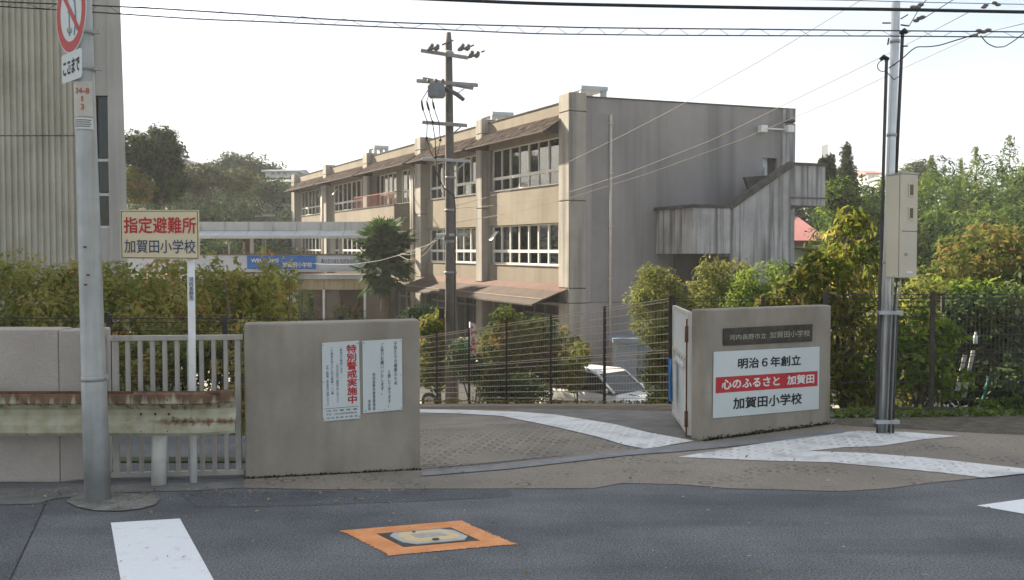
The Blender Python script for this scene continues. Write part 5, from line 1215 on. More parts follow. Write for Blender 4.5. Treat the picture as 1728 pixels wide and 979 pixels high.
# --- hedge behind the low wall and sliding gate
hg = thing('hedge', 'broad olive and reddish leafed hedge behind the low wall', 'hedge', (-5, 11.6, -.2))
hb = [blob(x, y, rx, ry, Y, rz=1.0) for x, y, rx, ry, Y in
      ((-60, 560, 120, 130, 12), (40, 545, 100, 110, 11.8), (120, 555, 90, 105, 12), (215, 545, 95, 100, 12.2), (300, 540, 90, 110, 12), (375, 550, 85, 98, 12.2), (432, 560, 48, 95, 12.6), (330, 650, 130, 110, 11.4), (160, 650, 160, 110, 11.4), (0, 640, 150, 110, 11.4), (420, 640, 60, 100, 11.6), (462, 505, 22, 55, 13), (300, 728, 130, 46, 10.9), (180, 735, 100, 40, 10.9), (400, 735, 40, 40, 10.9))]
foliage('leaves', hb, 800, .22, 70, .072, LF_HEDGE, hg, droop=.6, fill=.5)
b = MB()
for i in range(46):
    x = random.uniform(-8.5, -2.6); y = random.uniform(11.2, 12.6); p = V(x, y, -.3); q = p + V(random.uniform(-.4, .4), random.uniform(-.3, .3), random.uniform(1.0, 2.0)); b.tube([p, p.lerp(q, .5) + V(.05, 0, 0), q], [.022, .014, .005], 5)
b.build('stems', M_BARK, hg, smooth=True)
p, n, t = [], [], []
for i in range(34):                                                    # loose sprays standing out of the hedge
    px = random.choice((random.uniform(250, 500), random.uniform(0, 480))); py = 445 + random.uniform(-25, 35) + (25 if px < 250 else 0); c = np.array(at(px, py, 12.3 + random.uniform(-.5, .5)))
    m_ = 16; tt = rng.uniform(0, 1, m_)[:, None]; dr = np.array([random.uniform(-.25, .25), 0, -.42]); p.append(c + dr * tt + rng.normal(0, .035, (m_, 3))); n.append(rng.normal(0, 1, (m_, 3))); t.append(np.full(m_, random.uniform(.2, 1)) + rng.normal(0, .15, m_))
me = leaves_mesh('sprays', np.concatenate(p), np.concatenate(n), .10, np.concatenate(t), 2.6, 1.2); me.materials.append(LF_HEDGE); o = bpy.data.objects.new('sprays', me); COL.objects.link(o); adopt(o, hg)

# --- trees and shrubs right of the gate
tree('loquat_tree', 'tall yellowish tree with long drooping leaves behind the right gate wall', 'tree', at(1425, 770, 13.2),
     [blob(1430, 400, 38, 55, 13.2), blob(1400, 470, 55, 60, 13.0), blob(1450, 480, 45, 70, 13.4), blob(1385, 545, 60, 60, 13.2), blob(1440, 580, 60, 70, 13.2), blob(1400, 650, 65, 60, 13.4), blob(1455, 660, 50, 60, 13)], 150, .19, 28, .15, LF_LOQ, r0=.07, zfork=1.2, aspect=3.6, droop=1.6, fill=.25)
tree('green_shrub', 'bright green sunlit shrub with bare lower stems beside the silver pole', 'shrub', at(1548, 735, 12.0),
     [blob(1540, 545, 45, 45, 12), blob(1580, 580, 50, 40, 12.2), blob(1530, 610, 50, 50, 12), blob(1590, 640, 45, 40, 12.1)], 62, .16, 26, .10, LF_LIME, r0=.04, zfork=.3, droop=.4, fill=.3)
tree('dark_tree', 'dark leafy tree at the right edge behind the street fence', 'tree', at(1690, 790, 15.0),
     [blob(1690, 560, 90, 70, 15), blob(1640, 530, 60, 45, 15.3), blob(1730, 640, 80, 90, 14.6), blob(1640, 640, 60, 60, 15.5), blob(1780, 540, 80, 80, 15)], 240, .3, 40, .11, LF_DARK, r0=.09, zfork=1.0, fill=.35)
tree('autumn_tree', 'brown and orange autumn tree above the street fence at right', 'tree', at(1670, 690, 21.0),
     [blob(1670, 435, 85, 45, 21), blob(1620, 465, 50, 40, 20.6), blob(1720, 430, 60, 50, 21.3), blob(1780, 460, 70, 60, 21), blob(1690, 480, 80, 30, 20.5)], 200, .35, 40, .13, LF_AUT, r0=.12, zfork=1.6, fill=.4)
tree('lime_shrub', 'lime green shrub below the autumn tree at right', 'shrub', at(1640, 700, 17.0),
     [blob(1625, 500, 50, 28, 17), blob(1670, 505, 45, 25, 17.2), blob(1590, 530, 40, 40, 16.8)], 90, .22, 34, .11, LF_LIME, r0=.06, zfork=1.0, fill=.35)
tree('shade_tree', 'dim green tree between the tall yellowish tree and the bright shrub', 'tree', at(1500, 740, 16.0),
     [blob(1500, 560, 70, 70, 16), blob(1560, 520, 60, 45, 16.2), blob(1600, 600, 80, 80, 16.4), blob(1500, 660, 80, 60, 16.2)], 170, .3, 36, .12, LF_OLIVE, r0=.08, zfork=1.0, fill=.3)
tree('rough_grass', 'low bright green weeds under the street fence at right', 'weeds', at(1660, 725, 11.6),
     [blob(1650, 712, 60, 14, 11.7), blob(1700, 700, 50, 26, 11.9), blob(1760, 710, 60, 20, 11.7), blob(1560, 726, 40, 8, 11.4), blob(1440, 712, 12, 18, 11.2)], 130, .12, 26, .09, LF_LIME, r0=.012, zfork=.05, droop=-1.0, fill=.1, crown='leaves', stem='stalks')
tree('dark_bush', 'dark low bush at the right edge beside the weeds', 'bush', at(1715, 730, 11.8), [blob(1718, 690, 36, 45, 11.9), blob(1770, 680, 50, 55, 11.9)], 90, .14, 30, .07, LF_DARK, r0=.02, zfork=.1, fill=.3)
tree('gate_tree', 'brown-leafed shrub peeping over the right gate wall', 'shrub', at(1355, 760, 15.0), [blob(1350, 495, 40, 28, 15), blob(1385, 520, 30, 30, 15), blob(1310, 520, 30, 20, 15.2)], 80, .18, 30, .09, LF_AUT, r0=.04, zfork=1.0, fill=.3)
# --- bushes at the foot of the end wall
tree('round_bush', 'rounded yellow-green bush leftmost before the end wall', 'bush', at(1110, 640, 24.0), [blob(1108, 492, 38, 38, 24), blob(1100, 465, 18, 18, 24), blob(1132, 500, 28, 30, 24), blob(1085, 510, 22, 28, 24), blob(1105, 540, 36, 40, 24)], 190, .22, 42, .075, LF_OLIVE, r0=.06, zfork=.5, fill=.55)
tree('round_bush', 'twin-topped yellow-green bush in the middle before the end wall', 'bush', at(1205, 640, 24.0), [blob(1202, 468, 24, 28, 24), blob(1200, 500, 40, 34, 24), blob(1240, 475, 26, 36, 24.2), blob(1235, 510, 40, 34, 24)], 190, .22, 42, .075, LF_OLIVE, r0=.06, zfork=.5, fill=.55)
tree('lime_bush', 'feathery lime-green bush rightmost before the end wall', 'bush', at(1290, 640, 23.0), [blob(1285, 480, 42, 36, 23), blob(1318, 470, 22, 32, 23), blob(1270, 510, 50, 34, 23), blob(1330, 515, 34, 34, 23)], 170, .22, 40, .10, LF_LIME, r0=.06, zfork=.5, fill=.4, aspect=4, droop=-.7)
tree('fence_shrub', 'olive shrub hanging behind the first driveway fence panel', 'shrub', at(1120, 720, 16.0), [blob(1118, 585, 22, 40, 16), blob(1105, 620, 16, 24, 16), blob(1128, 545, 16, 22, 16.2)], 70, .16, 34, .08, LF_OLIVE, r0=.03, zfork=.5, fill=.35)
# --- plants along the yard side of the driveway fence
YZ = -2.85
def yb(px, Y): return V(xat(px, Y), Y, YZ)
tree('young_tree', 'small yellow and orange leafed tree left of the utility pole', 'tree', yb(740, 26), [blob(738, 560, 24, 34, 26), blob(726, 600, 22, 36, 26), blob(752, 615, 18, 36, 26.3), blob(735, 640, 24, 20, 26)], 130, .25, 34, .13, LF_YEL, r0=.07, zfork=1.2, fill=.35)
tree('fruit_bush', 'large green bush with orange tints behind the driveway fence', 'bush', yb(890, 27), [blob(850, 590, 45, 40, 27), blob(900, 580, 45, 42, 27), blob(945, 600, 38, 44, 27), blob(880, 635, 70, 36, 27), blob(830, 625, 30, 40, 27), blob(850, 545, 16, 26, 27), blob(872, 545, 10, 18, 27)], 300, .28, 40, .12, LF_BUSH, r0=.08, zfork=.8, fill=.4)
tree('dark_shrub', 'dark green low shrub before the large bush at the fence', 'shrub', yb(800, 24), [blob(795, 620, 30, 22, 24), blob(840, 660, 30, 22, 24), blob(775, 600, 14, 30, 24), blob(880, 660, 50, 20, 24.5)], 130, .22, 36, .10, LF_DARK, r0=.06, zfork=.8, fill=.3)
tree('clipped_pine', 'round dark green clipped tree left of the utility pole', 'tree', yb(712, 33), [blob(712, 535, 26, 16, 33), blob(700, 545, 26, 14, 33)], 120, .25, 44, .10, LF_DARK, r0=.09, zfork=2.2, fill=.6)
tree('reddish_shrub', 'thin reddish shrub at the right end of the large bush', 'shrub', yb(975, 25.5), [blob(965, 630, 18, 40, 25.5), blob(980, 600, 14, 26, 25.5)], 50, .22, 26, .11, LF_AUT, r0=.03, zfork=.8, fill=.3)
tree('weed_clump', 'bright green weed clump at the foot of the fence beside the gate', 'weeds', at(1110, 690, 14.0), [blob(1102, 676, 12, 8, 14), blob(1115, 672, 10, 10, 14)], 24, .08, 18, .09, LF_LIME, r0=.008, zfork=.05, fill=.1, droop=-.6, crown='leaves', stem='stalks')
tree('box_hedge', 'dark clipped hedge block beside the blue shed', 'hedge', yb(1115, 29), [blob(1110, 650, 24, 34, 29), blob(1128, 640, 22, 30, 29)], 120, .25, 44, .08, LF_DARK, r0=.04, zfork=.4, fill=.6)
tree('potted_shrub', 'yellowing shrub under the link bridge columns', 'shrub', V(xat(585, 49), 49, YZ), [blob(588, 532, 24, 14, 49), blob(520, 538, 14, 12, 48), blob(480, 530, 14, 18, 47)], 90, .35, 34, .16, LF_AUT, r0=.05, zfork=1.0, fill=.3)

# --- palm in front of the link bridge
pm = thing('palm_tree', 'dark fan palm with dense dead skirt in front of the school facade', 'palm', V(xat(650, 47), 47, YZ))
b = MB(); pbm, ptm = V(xat(650, 47), 47, YZ), at(650, 425, 47); b.tube([pbm, pbm.lerp(ptm, .5), ptm], [.26, .24, .3], 10); b.build('trunk', M_BARK, pm, smooth=True)
LF_PALM = leaf_mat('palm_leaf', [(0, (.015, .036, .010)), (.6, (.036, .075, .018)), (1, (.085, .135, .035))], .35)
pv, pf, tn_ = [], [], []
random.seed(8)
for i in range(105):
    az = random.uniform(0, 2 * math.pi); el = random.uniform(-.7, 1.3); ln = random.uniform(.5, 1.3)
    dr = V(math.cos(az) * math.cos(el), math.sin(az) * math.cos(el), math.sin(el)); hub = ptm + V(0, 0, random.uniform(-1.3, .5)) + dr * ln; up0 = V(0, 0, 1) - dr * dr.z; up0 = up0.normalized() if up0.length > .1 else V(1, 0, 0); sd_ = dr.cross(up0).normalized()
    for j in range(19):
        a = (j - 9) * .19; q = dr * math.cos(a) + sd_ * math.sin(a); l2 = random.uniform(.75, .95) * (1 - .03 * abs(j - 9)); e = hub + q * l2 + V(0, 0, -.16 * random.uniform(.2, 1.2)); m_ = hub + q * l2 * .55 + V(0, 0, .02); wv = q.cross(up0).normalized() * .06
        k = len(pv); pv += [hub, m_ + wv, e, m_ - wv]; pf.append((k, k + 1, k + 2, k + 3)); tn_ += [random.uniform(.1, .9)] * 4
me = bpy.data.meshes.new('fronds'); me.from_pydata([tuple(x) for x in pv], [], pf); at2 = me.attributes.new('tone', 'FLOAT', 'POINT'); at2.data.foreach_set('value', tn_); me.materials.append(LF_PALM); o = bpy.data.objects.new('fronds', me); COL.objects.link(o); adopt(o, pm)

# ------------------------------------------------------------------ background hill on the left
def hill(name, x0, x1, y0, y1, fn, m, nx=40, ny=16):
    return struct(MB().grid(lambda u, v: V(x0 + (x1 - x0) * u, y0 + (y1 - y0) * v, fn(x0 + (x1 - x0) * u, y0 + (y1 - y0) * v)), nx, ny).build(name, m, smooth=True))
def lh(x, y): 
    k = max(0, min(1, (y - 62) / 48)); return -2.86 + 13.2 * k * k * (3 - 2 * k) * (1.0 if x < -24 else max(0, 1 - (x + 24) / 30))
hill('hillside', -140, 20, 60, 150, lh, M_GREEN)
wb = []
for i in range(240):
    px = random.uniform(200, 505); Y = random.uniform(64, 91); x = xat(px, Y); z = lh(x, Y); r = random.uniform(1.3, 2.9)
    wb.append(((x, Y, z + r * .55), (r * 1.15, r, r * .9)))
wd = stuff(foliage('woodland', wb, 2300, .75, 40, .30, LF_WOOD, fill=.6)); tag(wd, 'dense green woodland covering the hillside left of the school', 'woodland')
tree('broad_tree', 'taller loose-leafed tree on the hillside nearest the gymnasium', 'tree', at(232, 330, 62), [blob(230, 245, 20, 26, 62), blob(222, 280, 22, 26, 62), blob(245, 262, 14, 30, 62)], 70, .7, 44, .30, LF_DARK, r0=.25, zfork=2.5, fill=.4)
tree('ivy_tree', 'dense dark ivy-clad tree on the hillside skyline', 'tree', at(274, 340, 64), [blob(270, 262, 26, 40, 64), blob(284, 252, 18, 30, 64), blob(262, 300, 26, 40, 64), blob(290, 300, 16, 40, 64), blob(268, 230, 12, 12, 64)], 190, .65, 50, .26, LF_DARK, r0=.3, zfork=3, fill=.6)
tree('rust_tree', 'rust-coloured small tree beside the gymnasium corner', 'tree', at(232, 340, 60), [blob(228, 318, 20, 22, 60), blob(222, 300, 10, 14, 60)], 60, .6, 40, .24, LF_AUT, r0=.12, zfork=1.4, fill=.4)
tree('autumn_skyline_tree', 'yellow-brown tree in front of the hillside houses', 'tree', at(350, 345, 84), [blob(345, 300, 30, 20, 84), blob(400, 305, 26, 18, 84), blob(318, 312, 22, 18, 84)], 90, .8, 40, .32, LF_AUTW, r0=.2, zfork=2, fill=.5)
for i, (px, py, rx, ry, lb) in enumerate(((370, 290, 20, 20, 'leftmost round tree on the hillside skyline'), (395, 280, 22, 16, 'middle round tree on the hillside skyline'), (430, 285, 24, 18, 'rightmost round tree on the hillside skyline'), (462, 305, 20, 22, 'dark tree beside the white hillside building'))):
    tree('skyline_tree', lb, 'tree', at(px, py + 50, 104), [blob(px, py, rx, ry, 104), blob(px + 8, py + 14, rx, ry, 104)], 80, .9, 40, .36, LF_WOOD, r0=.3, zfork=2.5, fill=.55, group='round trees along the hillside skyline')
tree('skyline_tree', 'low dark tree below the grey-roofed hillside house', 'tree', at(465, 360, 90), [blob(462, 325, 26, 16, 90), blob(440, 322, 16, 18, 90), blob(485, 332, 16, 16, 90)], 80, .8, 40, .3, LF_WOOD, r0=.2, zfork=1.5, fill=.5, group='round trees along the hillside skyline')
# --- bamboo grove and wooded slope on the right
def rh(x, y): k = max(0, min(1, (y - 42) / 50)); return -2.86 + 7 * k
hill('wooded_slope', 8, 130, 40, 140, rh, M_GREEN)
gb_ = []
for i in range(110):
    Y = random.uniform(46, 66); px = random.uniform(1400, 1800); x = xat(px, Y); zt = zat(random.uniform(282, 330) + (24 if px < 1530 else 0), Y) - .8; zb = rh(x, Y)
    gb_.append(((x, Y, zt - .3), (random.uniform(.9, 1.6), 1.2, random.uniform(1.2, 2.2))))
    gb_.append(((x + random.uniform(-.6, .6), Y - 1.5, (zt + zb) * .55), (random.uniform(1.0, 1.7), 1.2, 2.2)))
for i in range(40):
    Y = random.uniform(40, 45); px = random.uniform(1480, 1800); x = xat(px, Y); gb_.append(((x, Y, zat(random.uniform(390, 470), Y)), (random.uniform(1.0, 1.8), 1.2, random.uniform(1.2, 2.0))))
gv = stuff(foliage('bamboo_grove', gb_, 1750, .6, 46, .27, LF_BAM, fill=.55, aspect=3.5, droop=.6)); tag(gv, 'bamboo grove forming a green wall behind the right-hand trees', 'bamboo grove')
def feather(label, px, py0, py1, Y, w):
    t = thing('bamboo_culm', label, 'bamboo', at(px, py1, Y), 'bamboo tips above the grove'); a0, a1 = at(px, py1 + 60, Y), at(px, py0, Y)
    MB().tube([a0, a0.lerp(a1, .6), a1], [.05, .03, .008], 5).build('culm', mat('bamboo_stem', (.14, .15, .07), rough=.6), t)
    p, n_, t_ = [], [], []
    for i in range(16):
        k = i / 15; c = np.array(a0.lerp(a1, .42 + .56 * k)); L_ = w * (1.05 - k)
        for sgn in (-1, 1):
            m_ = 9; tt = np.linspace(.1, 1, m_)[:, None]; p.append(c + np.array([sgn * L_, random.uniform(-.3, .3), L_ * .35]) * tt - np.array([0, 0, .25]) * tt ** 2 * L_ + rng.normal(0, .05, (m_, 3))); n_.append(rng.normal(0, 1, (m_, 3))); t_.append(rng.uniform(.3, 1, m_))
    me = leaves_mesh('leaves', np.concatenate(p), np.concatenate(n_), .22, np.concatenate(t_), 4, 1); me.materials.append(LF_BAM); o = bpy.data.objects.new('leaves', me); COL.objects.link(o); adopt(o, t)
feather('feathery bamboo tip rising highest at the right edge', 1704, 228, 290, 52, 1.0); feather('feathery bamboo tip left of the highest one', 1648, 248, 300, 52, .7); feather('small bamboo tip right above the meter box', 1572, 262, 300, 55, .7); feather('short bamboo tip between the taller ones', 1622, 268, 300, 55, .5)
def conifer(label, px, py0, py1, wpx, Y):
    t = thing('conifer', label, 'conifer', at(px, py1, Y)); a0, a1 = at(px, py1, Y), at(px, py0, Y); MB().tube([a0, a1], [.22, .03], 6).build('trunk', M_BARK, t)
    H = a1.z - a0.z; W = wpx * Y / F; bl = []
    for i in range(9):
        k = i / 9; c = a0.lerp(a1, .12 + .85 * k); r = W * (1 - k) * .55 + .04
        for j in range(4): an = j * 1.57 + i; bl.append(((c.x + math.cos(an) * r * .6, c.y + math.sin(an) * r * .6, c.z), (r * .55, r * .55, H * .055)))
    foliage('crown', bl, 190, .2, 34, .13, LF_DARK, t, fill=.2); return t
tree('dark_backdrop_tree', 'dark tree behind the red hipped roof and stair landing', 'tree', at(1368, 470, 70), [blob(1365, 368, 34, 26, 70), blob(1395, 360, 22, 26, 70), blob(1340, 375, 24, 22, 70)], 110, .7, 44, .3, LF_DARK, r0=.2, zfork=2.0, fill=.5)
conifer('pointed dark conifer standing above the grove beside the stair', 1429, 238, 330, 30, 47)
conifer('small dark conifer left of the pointed one', 1402, 258, 330, 22, 48); conifer('smallest dark conifer just right of the stair landing', 1388, 262, 330, 16, 48)
tree('skyline_tree', 'dark round tree on the right skyline behind the meter box', 'tree', at(1552, 330, 78), [blob(1552, 294, 18, 16, 78)], 40, .8, 40, .3, LF_DARK, r0=.2, zfork=1.5, fill=.5)
tree('light_tree', 'pale green tree rising between conifer and stair landing', 'tree', at(1420, 470, 44), [blob(1420, 340, 24, 36, 44), blob(1452, 380, 30, 40, 44), blob(1428, 395, 24, 36, 44)], 170, .5, 46, .2, LF_BAM, r0=.15, zfork=3, fill=.5)

# ------------------------------------------------------------------ far houses
M_HW = mat('house_white', (.58, .57, .54), (.66, .65, .62), scale=.5, rough=.8); M_HR = mat('house_roof', (.16, .17, .18), (.24, .25, .26), scale=1, rough=.7)
M_HRB = mat('house_roof_blue', (.30, .36, .42), (.38, .44, .5), scale=1, rough=.6); M_HRR = mat('house_roof_red', (.34, .13, .12), (.42, .19, .17), scale=1, rough=.7)
def house(name, label, p0, p1, py_eave, py_ridge, py_base, Y, roof, gable=False, depth=7, wins=()):
    x0, x1 = xat(p0, Y), xat(p1, Y); ze, zr, zb = zat(py_eave, Y), zat(py_ridge, Y), zat(py_base, Y)
    t = thing(name, label, 'house', ((x0 + x1) / 2, Y, zb)); MB().box(x0, x1, Y, Y + depth, zb, ze).build('wall', M_HW, t)
    o = .35
    if gable: 
        xm = (x0 + x1) / 2; rf = MB().prism([(x0 - o, Y - o, ze - .15), (xm, Y - o, zr), (x1 + o, Y - o, ze - .15), (x1 + o, Y - o, ze - .35), (xm, Y - o, zr - .25), (x0 - o, Y - o, ze - .35)], (0, depth + 2 * o, 0)).build('roof', roof, t)
        MB().prism([(x0, Y + .01, ze), (xm, Y + .01, zr - .2), (x1, Y + .01, ze)], (0, depth - .02, 0)).build('gable', M_HW, t)
    else:
        MB().prism([(x0 - o, Y - o, ze), (x0 - o, Y + depth / 2, zr), (x0 - o, Y + depth + o, ze), (x0 - o, Y + depth + o, ze - .15), (x0 - o, Y - o, ze - .15)], (x1 - x0 + 2 * o, 0, 0)).build('roof', roof, t)
    for (a, c_, d0, d1) in wins:
        wn = MB().box(xat(a, Y), xat(c_, Y), Y - .08, Y - .01, zat(d1, Y), zat(d0, Y)).build('window', M_ALU, t); MB().box(xat(a, Y) + .08, xat(c_, Y) - .08, Y - .1, Y - .085, zat(d1, Y) + .08, zat(d0, Y) - .08).build('pane', MATS['far_pane'], wn)
    return t
house('hill_house', 'white gabled house half hidden behind the hillside trees', 297, 334, 280, 268, 312, 96, M_HR, True, wins=((306, 312, 284, 291),))
house('hill_house', 'long white house with band of windows on the hillside', 449, 500, 288, 281, 300, 100, M_HRB, wins=((458, 466, 289, 296), (468, 476, 289, 296), (478, 486, 289, 296)))
house('hill_house', 'grey-roofed house just below the long white house', 446, 492, 307, 297, 311, 96, M_HR)
house('hill_house', 'pale blue roofed shed low on the hillside', 441, 492, 346, 335, 362, 88, M_HRB)
house('far_house', 'far red-roofed white house on the right skyline', 1462, 1484, 292, 285, 312, 150, M_HRR, wins=((1470, 1474, 295, 301),))
house('far_house', 'far grey-roofed house behind the silver pole', 1496, 1545, 296, 286, 312, 140, M_HR, True, wins=((1530, 1536, 297, 303),))
tw = thing('water_tower', 'slim white tower standing far off beyond the stair landing', 'tower', at(1391, 320, 260))
MB().prism([at(1385.5, 330, 260), at(1397, 330, 260), at(1397, 243, 260), at(1385.5, 247, 260)], (0, 5, 0)).build('shaft', mat('tower_white', (.55, .55, .56), rough=.7), tw)
MB().bar(at(1391, 246, 260.5), at(1391, 236, 260.5), .12, .12).build('antenna', M_GALV, tw)
rr_ = thing('red_roof_hall', 'hall with pinkish red hipped roof behind the stair', 'building', at(1365, 500, 58)); HY = 58.0
MB().box(xat(1300, HY), xat(1398, HY), HY, HY + 10, ZG, zat(418, HY)).build('wall', mat('hall_wall', (.33, .33, .32), (.4, .4, .39), scale=.5, rough=.9), rr_)
MB().box(xat(1300, HY), xat(1398, HY), HY - .05, HY + .1, zat(417, HY), zat(407, HY)).build('upper_wall', mat('hall_red_wall', (.34, .16, .12), (.4, .2, .15), scale=1, rough=.9), rr_)
MB().box(xat(1296, HY), xat(1402, HY), HY - .3, HY - .06, zat(421, HY), zat(417.5, HY)).build('eave', M_AWNF, rr_)
e = [V(xat(1285, HY), HY - .3, zat(406, HY)), V(xat(1398, HY), HY - .3, zat(406, HY)), V(xat(1398, HY), HY + 10, zat(406, HY)), V(xat(1285, HY), HY + 10, zat(406, HY))]; tp = [V(xat(1310, HY + 3), HY + 3.5, zat(352, HY)), V(xat(1350, HY + 3), HY + 3.5, zat(362, HY))]
MB().add(e + [tp[0], tp[1]], [(0, 1, 5, 4), (1, 2, 5), (2, 3, 4, 5), (3, 0, 4), (3, 2, 1, 0)]).build('roof', mat('hall_roof', (.38, .15, .14), (.45, .2, .19), scale=1, rough=.8), rr_)

# ------------------------------------------------------------------ yard things: shed, cars, pennant, board
SY = 35.3
sh = thing('storage_shed', 'blue-grey storage shed at the foot of the end wall', 'shed', V(xat(1090, SY), SY, YZ))
M_SHED = mat('shed_metal', (.17, .20, .24), (.22, .25, .29), scale=2, rough=.5); M_SHEDR = mat('shed_roof', (.13, .17, .22), (.18, .22, .27), scale=2, rough=.5)
MB().box(xat(1040, SY), xat(1138, SY), SY, SY + 1.6, YZ, zat(576, SY)).build('body', M_SHED, sh)
MB().prism([(xat(1034, SY), SY - .25, zat(578, SY)), (xat(1142, SY), SY - .25, zat(578, SY)), (xat(1142, SY), SY - .25, zat(569, SY)), (xat(1034, SY), SY - .25, zat(571, SY))], (0, 2.1, 0)).build('roof', M_SHEDR, sh)
for i, p0 in enumerate((1056, 1078, 1100)): MB().box(xat(p0, SY), xat(p0 + 20, SY), SY - .04 - .02 * (i % 2), SY - .005, YZ + .1, zat(582, SY)).build('door', mat('shed_door%d' % (i % 2), (.13, .16, .20) if i % 2 else (.18, .21, .25), rough=.5), sh)

def car(label, loc, yaw, grp=None, L_=3.7, W_=1.62, H_=1.52):
    """small hatchback: lofted body, glasshouse, wheels"""
    t = thing('parked_car', label, 'car', loc, grp); M = Matrix.Translation(loc) @ Matrix.Rotation(yaw, 4, 'Z')
    cw = mat('car_white', (.70, .71, .71), rough=.25, spec=.5); cg = mat('car_glass', (.03, .04, .045), rough=.08, spec=.35); cb = mat('car_black', (.02, .02, .02), rough=.7)
    st_ = [(-.5, .60, .86, .80), (-.47, .30, .98, .90), (-.30, .22, .98, .98), (0, .20, .97, 1.0), (.22, .20, .95, 1.0), (.40, .22, .86, .97), (.47, .28, .74, .90), (.5, .42, .62, .80)]
    def body(u, v):
        k = u * (len(st_) - 1); i = min(int(k), len(st_) - 2); f_ = k - i; x, z0, z1, wd = [st_[i][j] * (1 - f_) + st_[i + 1][j] * f_ for j in range(4)]
        a = v * 2 * math.pi; hz = (z1 - z0) / 2; cz = (z1 + z0) / 2; ca, sa = math.cos(a), math.sin(a); e = .45
        return V(x * L_, math.copysign(abs(ca) ** e, ca) * wd * W_ / 2, cz + math.copysign(abs(sa) ** e, sa) * hz)
    b = MB(M); b.grid(body, 28, 32); b.add([body(0, i / 32) for i in range(32)], [tuple(range(32))]); b.add([body(1, i / 32) for i in range(32)], [tuple(range(32))]); bd = b.build('body', cw, t, smooth=True)
    cs_ = [(-.47, .95, .90, .90), (-.43, 1.40, .84, .82), (-.30, H_, .84, .82), (.06, H_, .84, .82), (.12, H_ - .06, .85, .83), (.30, .95, .92, .93)]
    ring = []
    def cabin(b, inset, zofs):
        n = len(cs_)
        for s in (1,):
            top = [V(c[0] * L_, 0, 0) for c in cs_]
        P_ = []
        for x, z, w0, w1 in cs_: P_.append((x * L_, z, w1 * W_ / 2))
        bl, bf = P_[0], P_[-1]
        vs_ = []
        for sgn in (1, -1):
            for (x, z, wd) in P_: vs_.append((x, sgn * (wd - inset), z + zofs))
        m = n; fs = [(i, i + 1, m + i + 1, m + i) for i in range(n - 1)] + [tuple(range(n))[::-1], tuple(range(m, m + n))] + [(n - 1, 0, m, m + n - 1)]
        return b.add(vs_, fs)
    gl_ = cabin(MB(M), .0, -.012).build('glasshouse', cg, t)
    rf = MB(M); P_ = [(c[0] * L_, c[1], c[3] * W_ / 2) for c in cs_]
    rf.add([(P_[1][0], s * P_[1][2], P_[1][1]) for s in (1, -1)] + [(P_[2][0], s * P_[2][2], P_[2][1] + .012) for s in (1, -1)] + [(P_[3][0], s * P_[3][2], P_[3][1] + .012) for s in (1, -1)] + [(P_[4][0], s * P_[4][2], P_[4][1] + .006) for s in (1, -1)], [(0, 2, 3, 1), (2, 4, 5, 3), (4, 6, 7, 5)]); rf.build('roof', cw, t, smooth=True)
    for s in (1, -1):
        b = MB(M)
        def pl(i, o=.008): return V(P_[i][0], s * (P_[i][2] + o), P_[i][1])
        b.bar(pl(4), pl(5), .04, .055); b.build('windscreen_pillar', cw, t); b = MB(M); b.bar(pl(4), pl(3), .04, .05); b.bar(pl(3), pl(2), .04, .05); b.bar(pl(2), pl(1), .04, .05); b.build('roof_rail', cw, t)
        b = MB(M); b.bar(V(-.10 * L_, s * (W_ * .455), .95), V(-.11 * L_, s * (W_ * .412), H_ - .04), .06, .03); b.build('door_pillar', cb, t)
        b = MB(M); b.ball((.24 * L_, s * (W_ / 2 + .07), 1.0), .11, 10, 6, (.55, 1, .7)); b.build('door_mirror', cw, t, smooth=True)
        b = MB(M); b.ball((.455 * L_, s * W_ * .36, .68), .13, 10, 6, (.8, 1.1, .8)); b.build('headlight', mat('headlight', (.55, .57, .6), rough=.1, spec=.8), t, smooth=True)
        for wx in (.31, -.30):
            b = MB(M); b.tube([(wx * L_, s * (W_ / 2 - .17), .29), (wx * L_, s * (W_ / 2 + .005), .29)], .29, 20); wh = b.build('wheel', cb, t); MB(M).tube([(wx * L_, s * (W_ / 2), .29), (wx * L_, s * (W_ / 2 + .015), .29)], .18, 14).build('rim', M_GALV, wh)
    MB(M).bar((.505 * L_, -.3, .55), (.505 * L_, .3, .55), .02, .1).build('grille', cb, t); MB(M).bar((.45 * L_, -.15 * W_, .868), (.35 * L_, -.15 * W_, .895), .02, .015).build('wiper', cb, t)
    return t
car('white hatchback parked behind the driveway fence near the gate', (xat(1014, 27.2), 27.2, YZ), R(-44), L_=3.45, W_=1.5, H_=1.47)
car('white car almost hidden behind the dark shrub left of the hatchback', (xat(800, 29), 29, YZ), R(-28))
# pennant and green board near the utility pole
pn = thing('pennant', 'narrow red and white pennant on a pole beside the utility pole', 'pennant', V(xat(797, 26), 26, YZ))
MB().tube([(xat(793, 26), 26, YZ), (xat(793, 26), 26, zat(543, 26))], .02, 8).build('pole', M_WHITE, pn, smooth=True)
MB().grid(lambda u, v: V(xat(793, 26) + .17 * u, 26 + .03 * math.sin(8 * v + 3 * u), zat(545, 26) - 1.35 * v), 6, 14).build('cloth', mat('pennant_cloth', (.50, .48, .46), (.34, .07, .06), scale=11, rough=.8, lo=.48, hi=.52), pn, smooth=True)
gbd = thing('green_board', 'small green board with pale top edge behind the utility pole', 'board', V(xat(784, 27), 27, YZ))
MB().box(xat(771, 27), xat(792, 27), 27, 27.05, zat(592, 27), zat(574, 27)).build('board', mat('green_board', (.05, .24, .16), (.07, .3, .2), scale=4, rough=.6), gbd)
MB().box(xat(770, 27), xat(793, 27), 26.97, 27.08, zat(574, 27), zat(570, 27)).build('board_cap', M_CREAM, gbd)
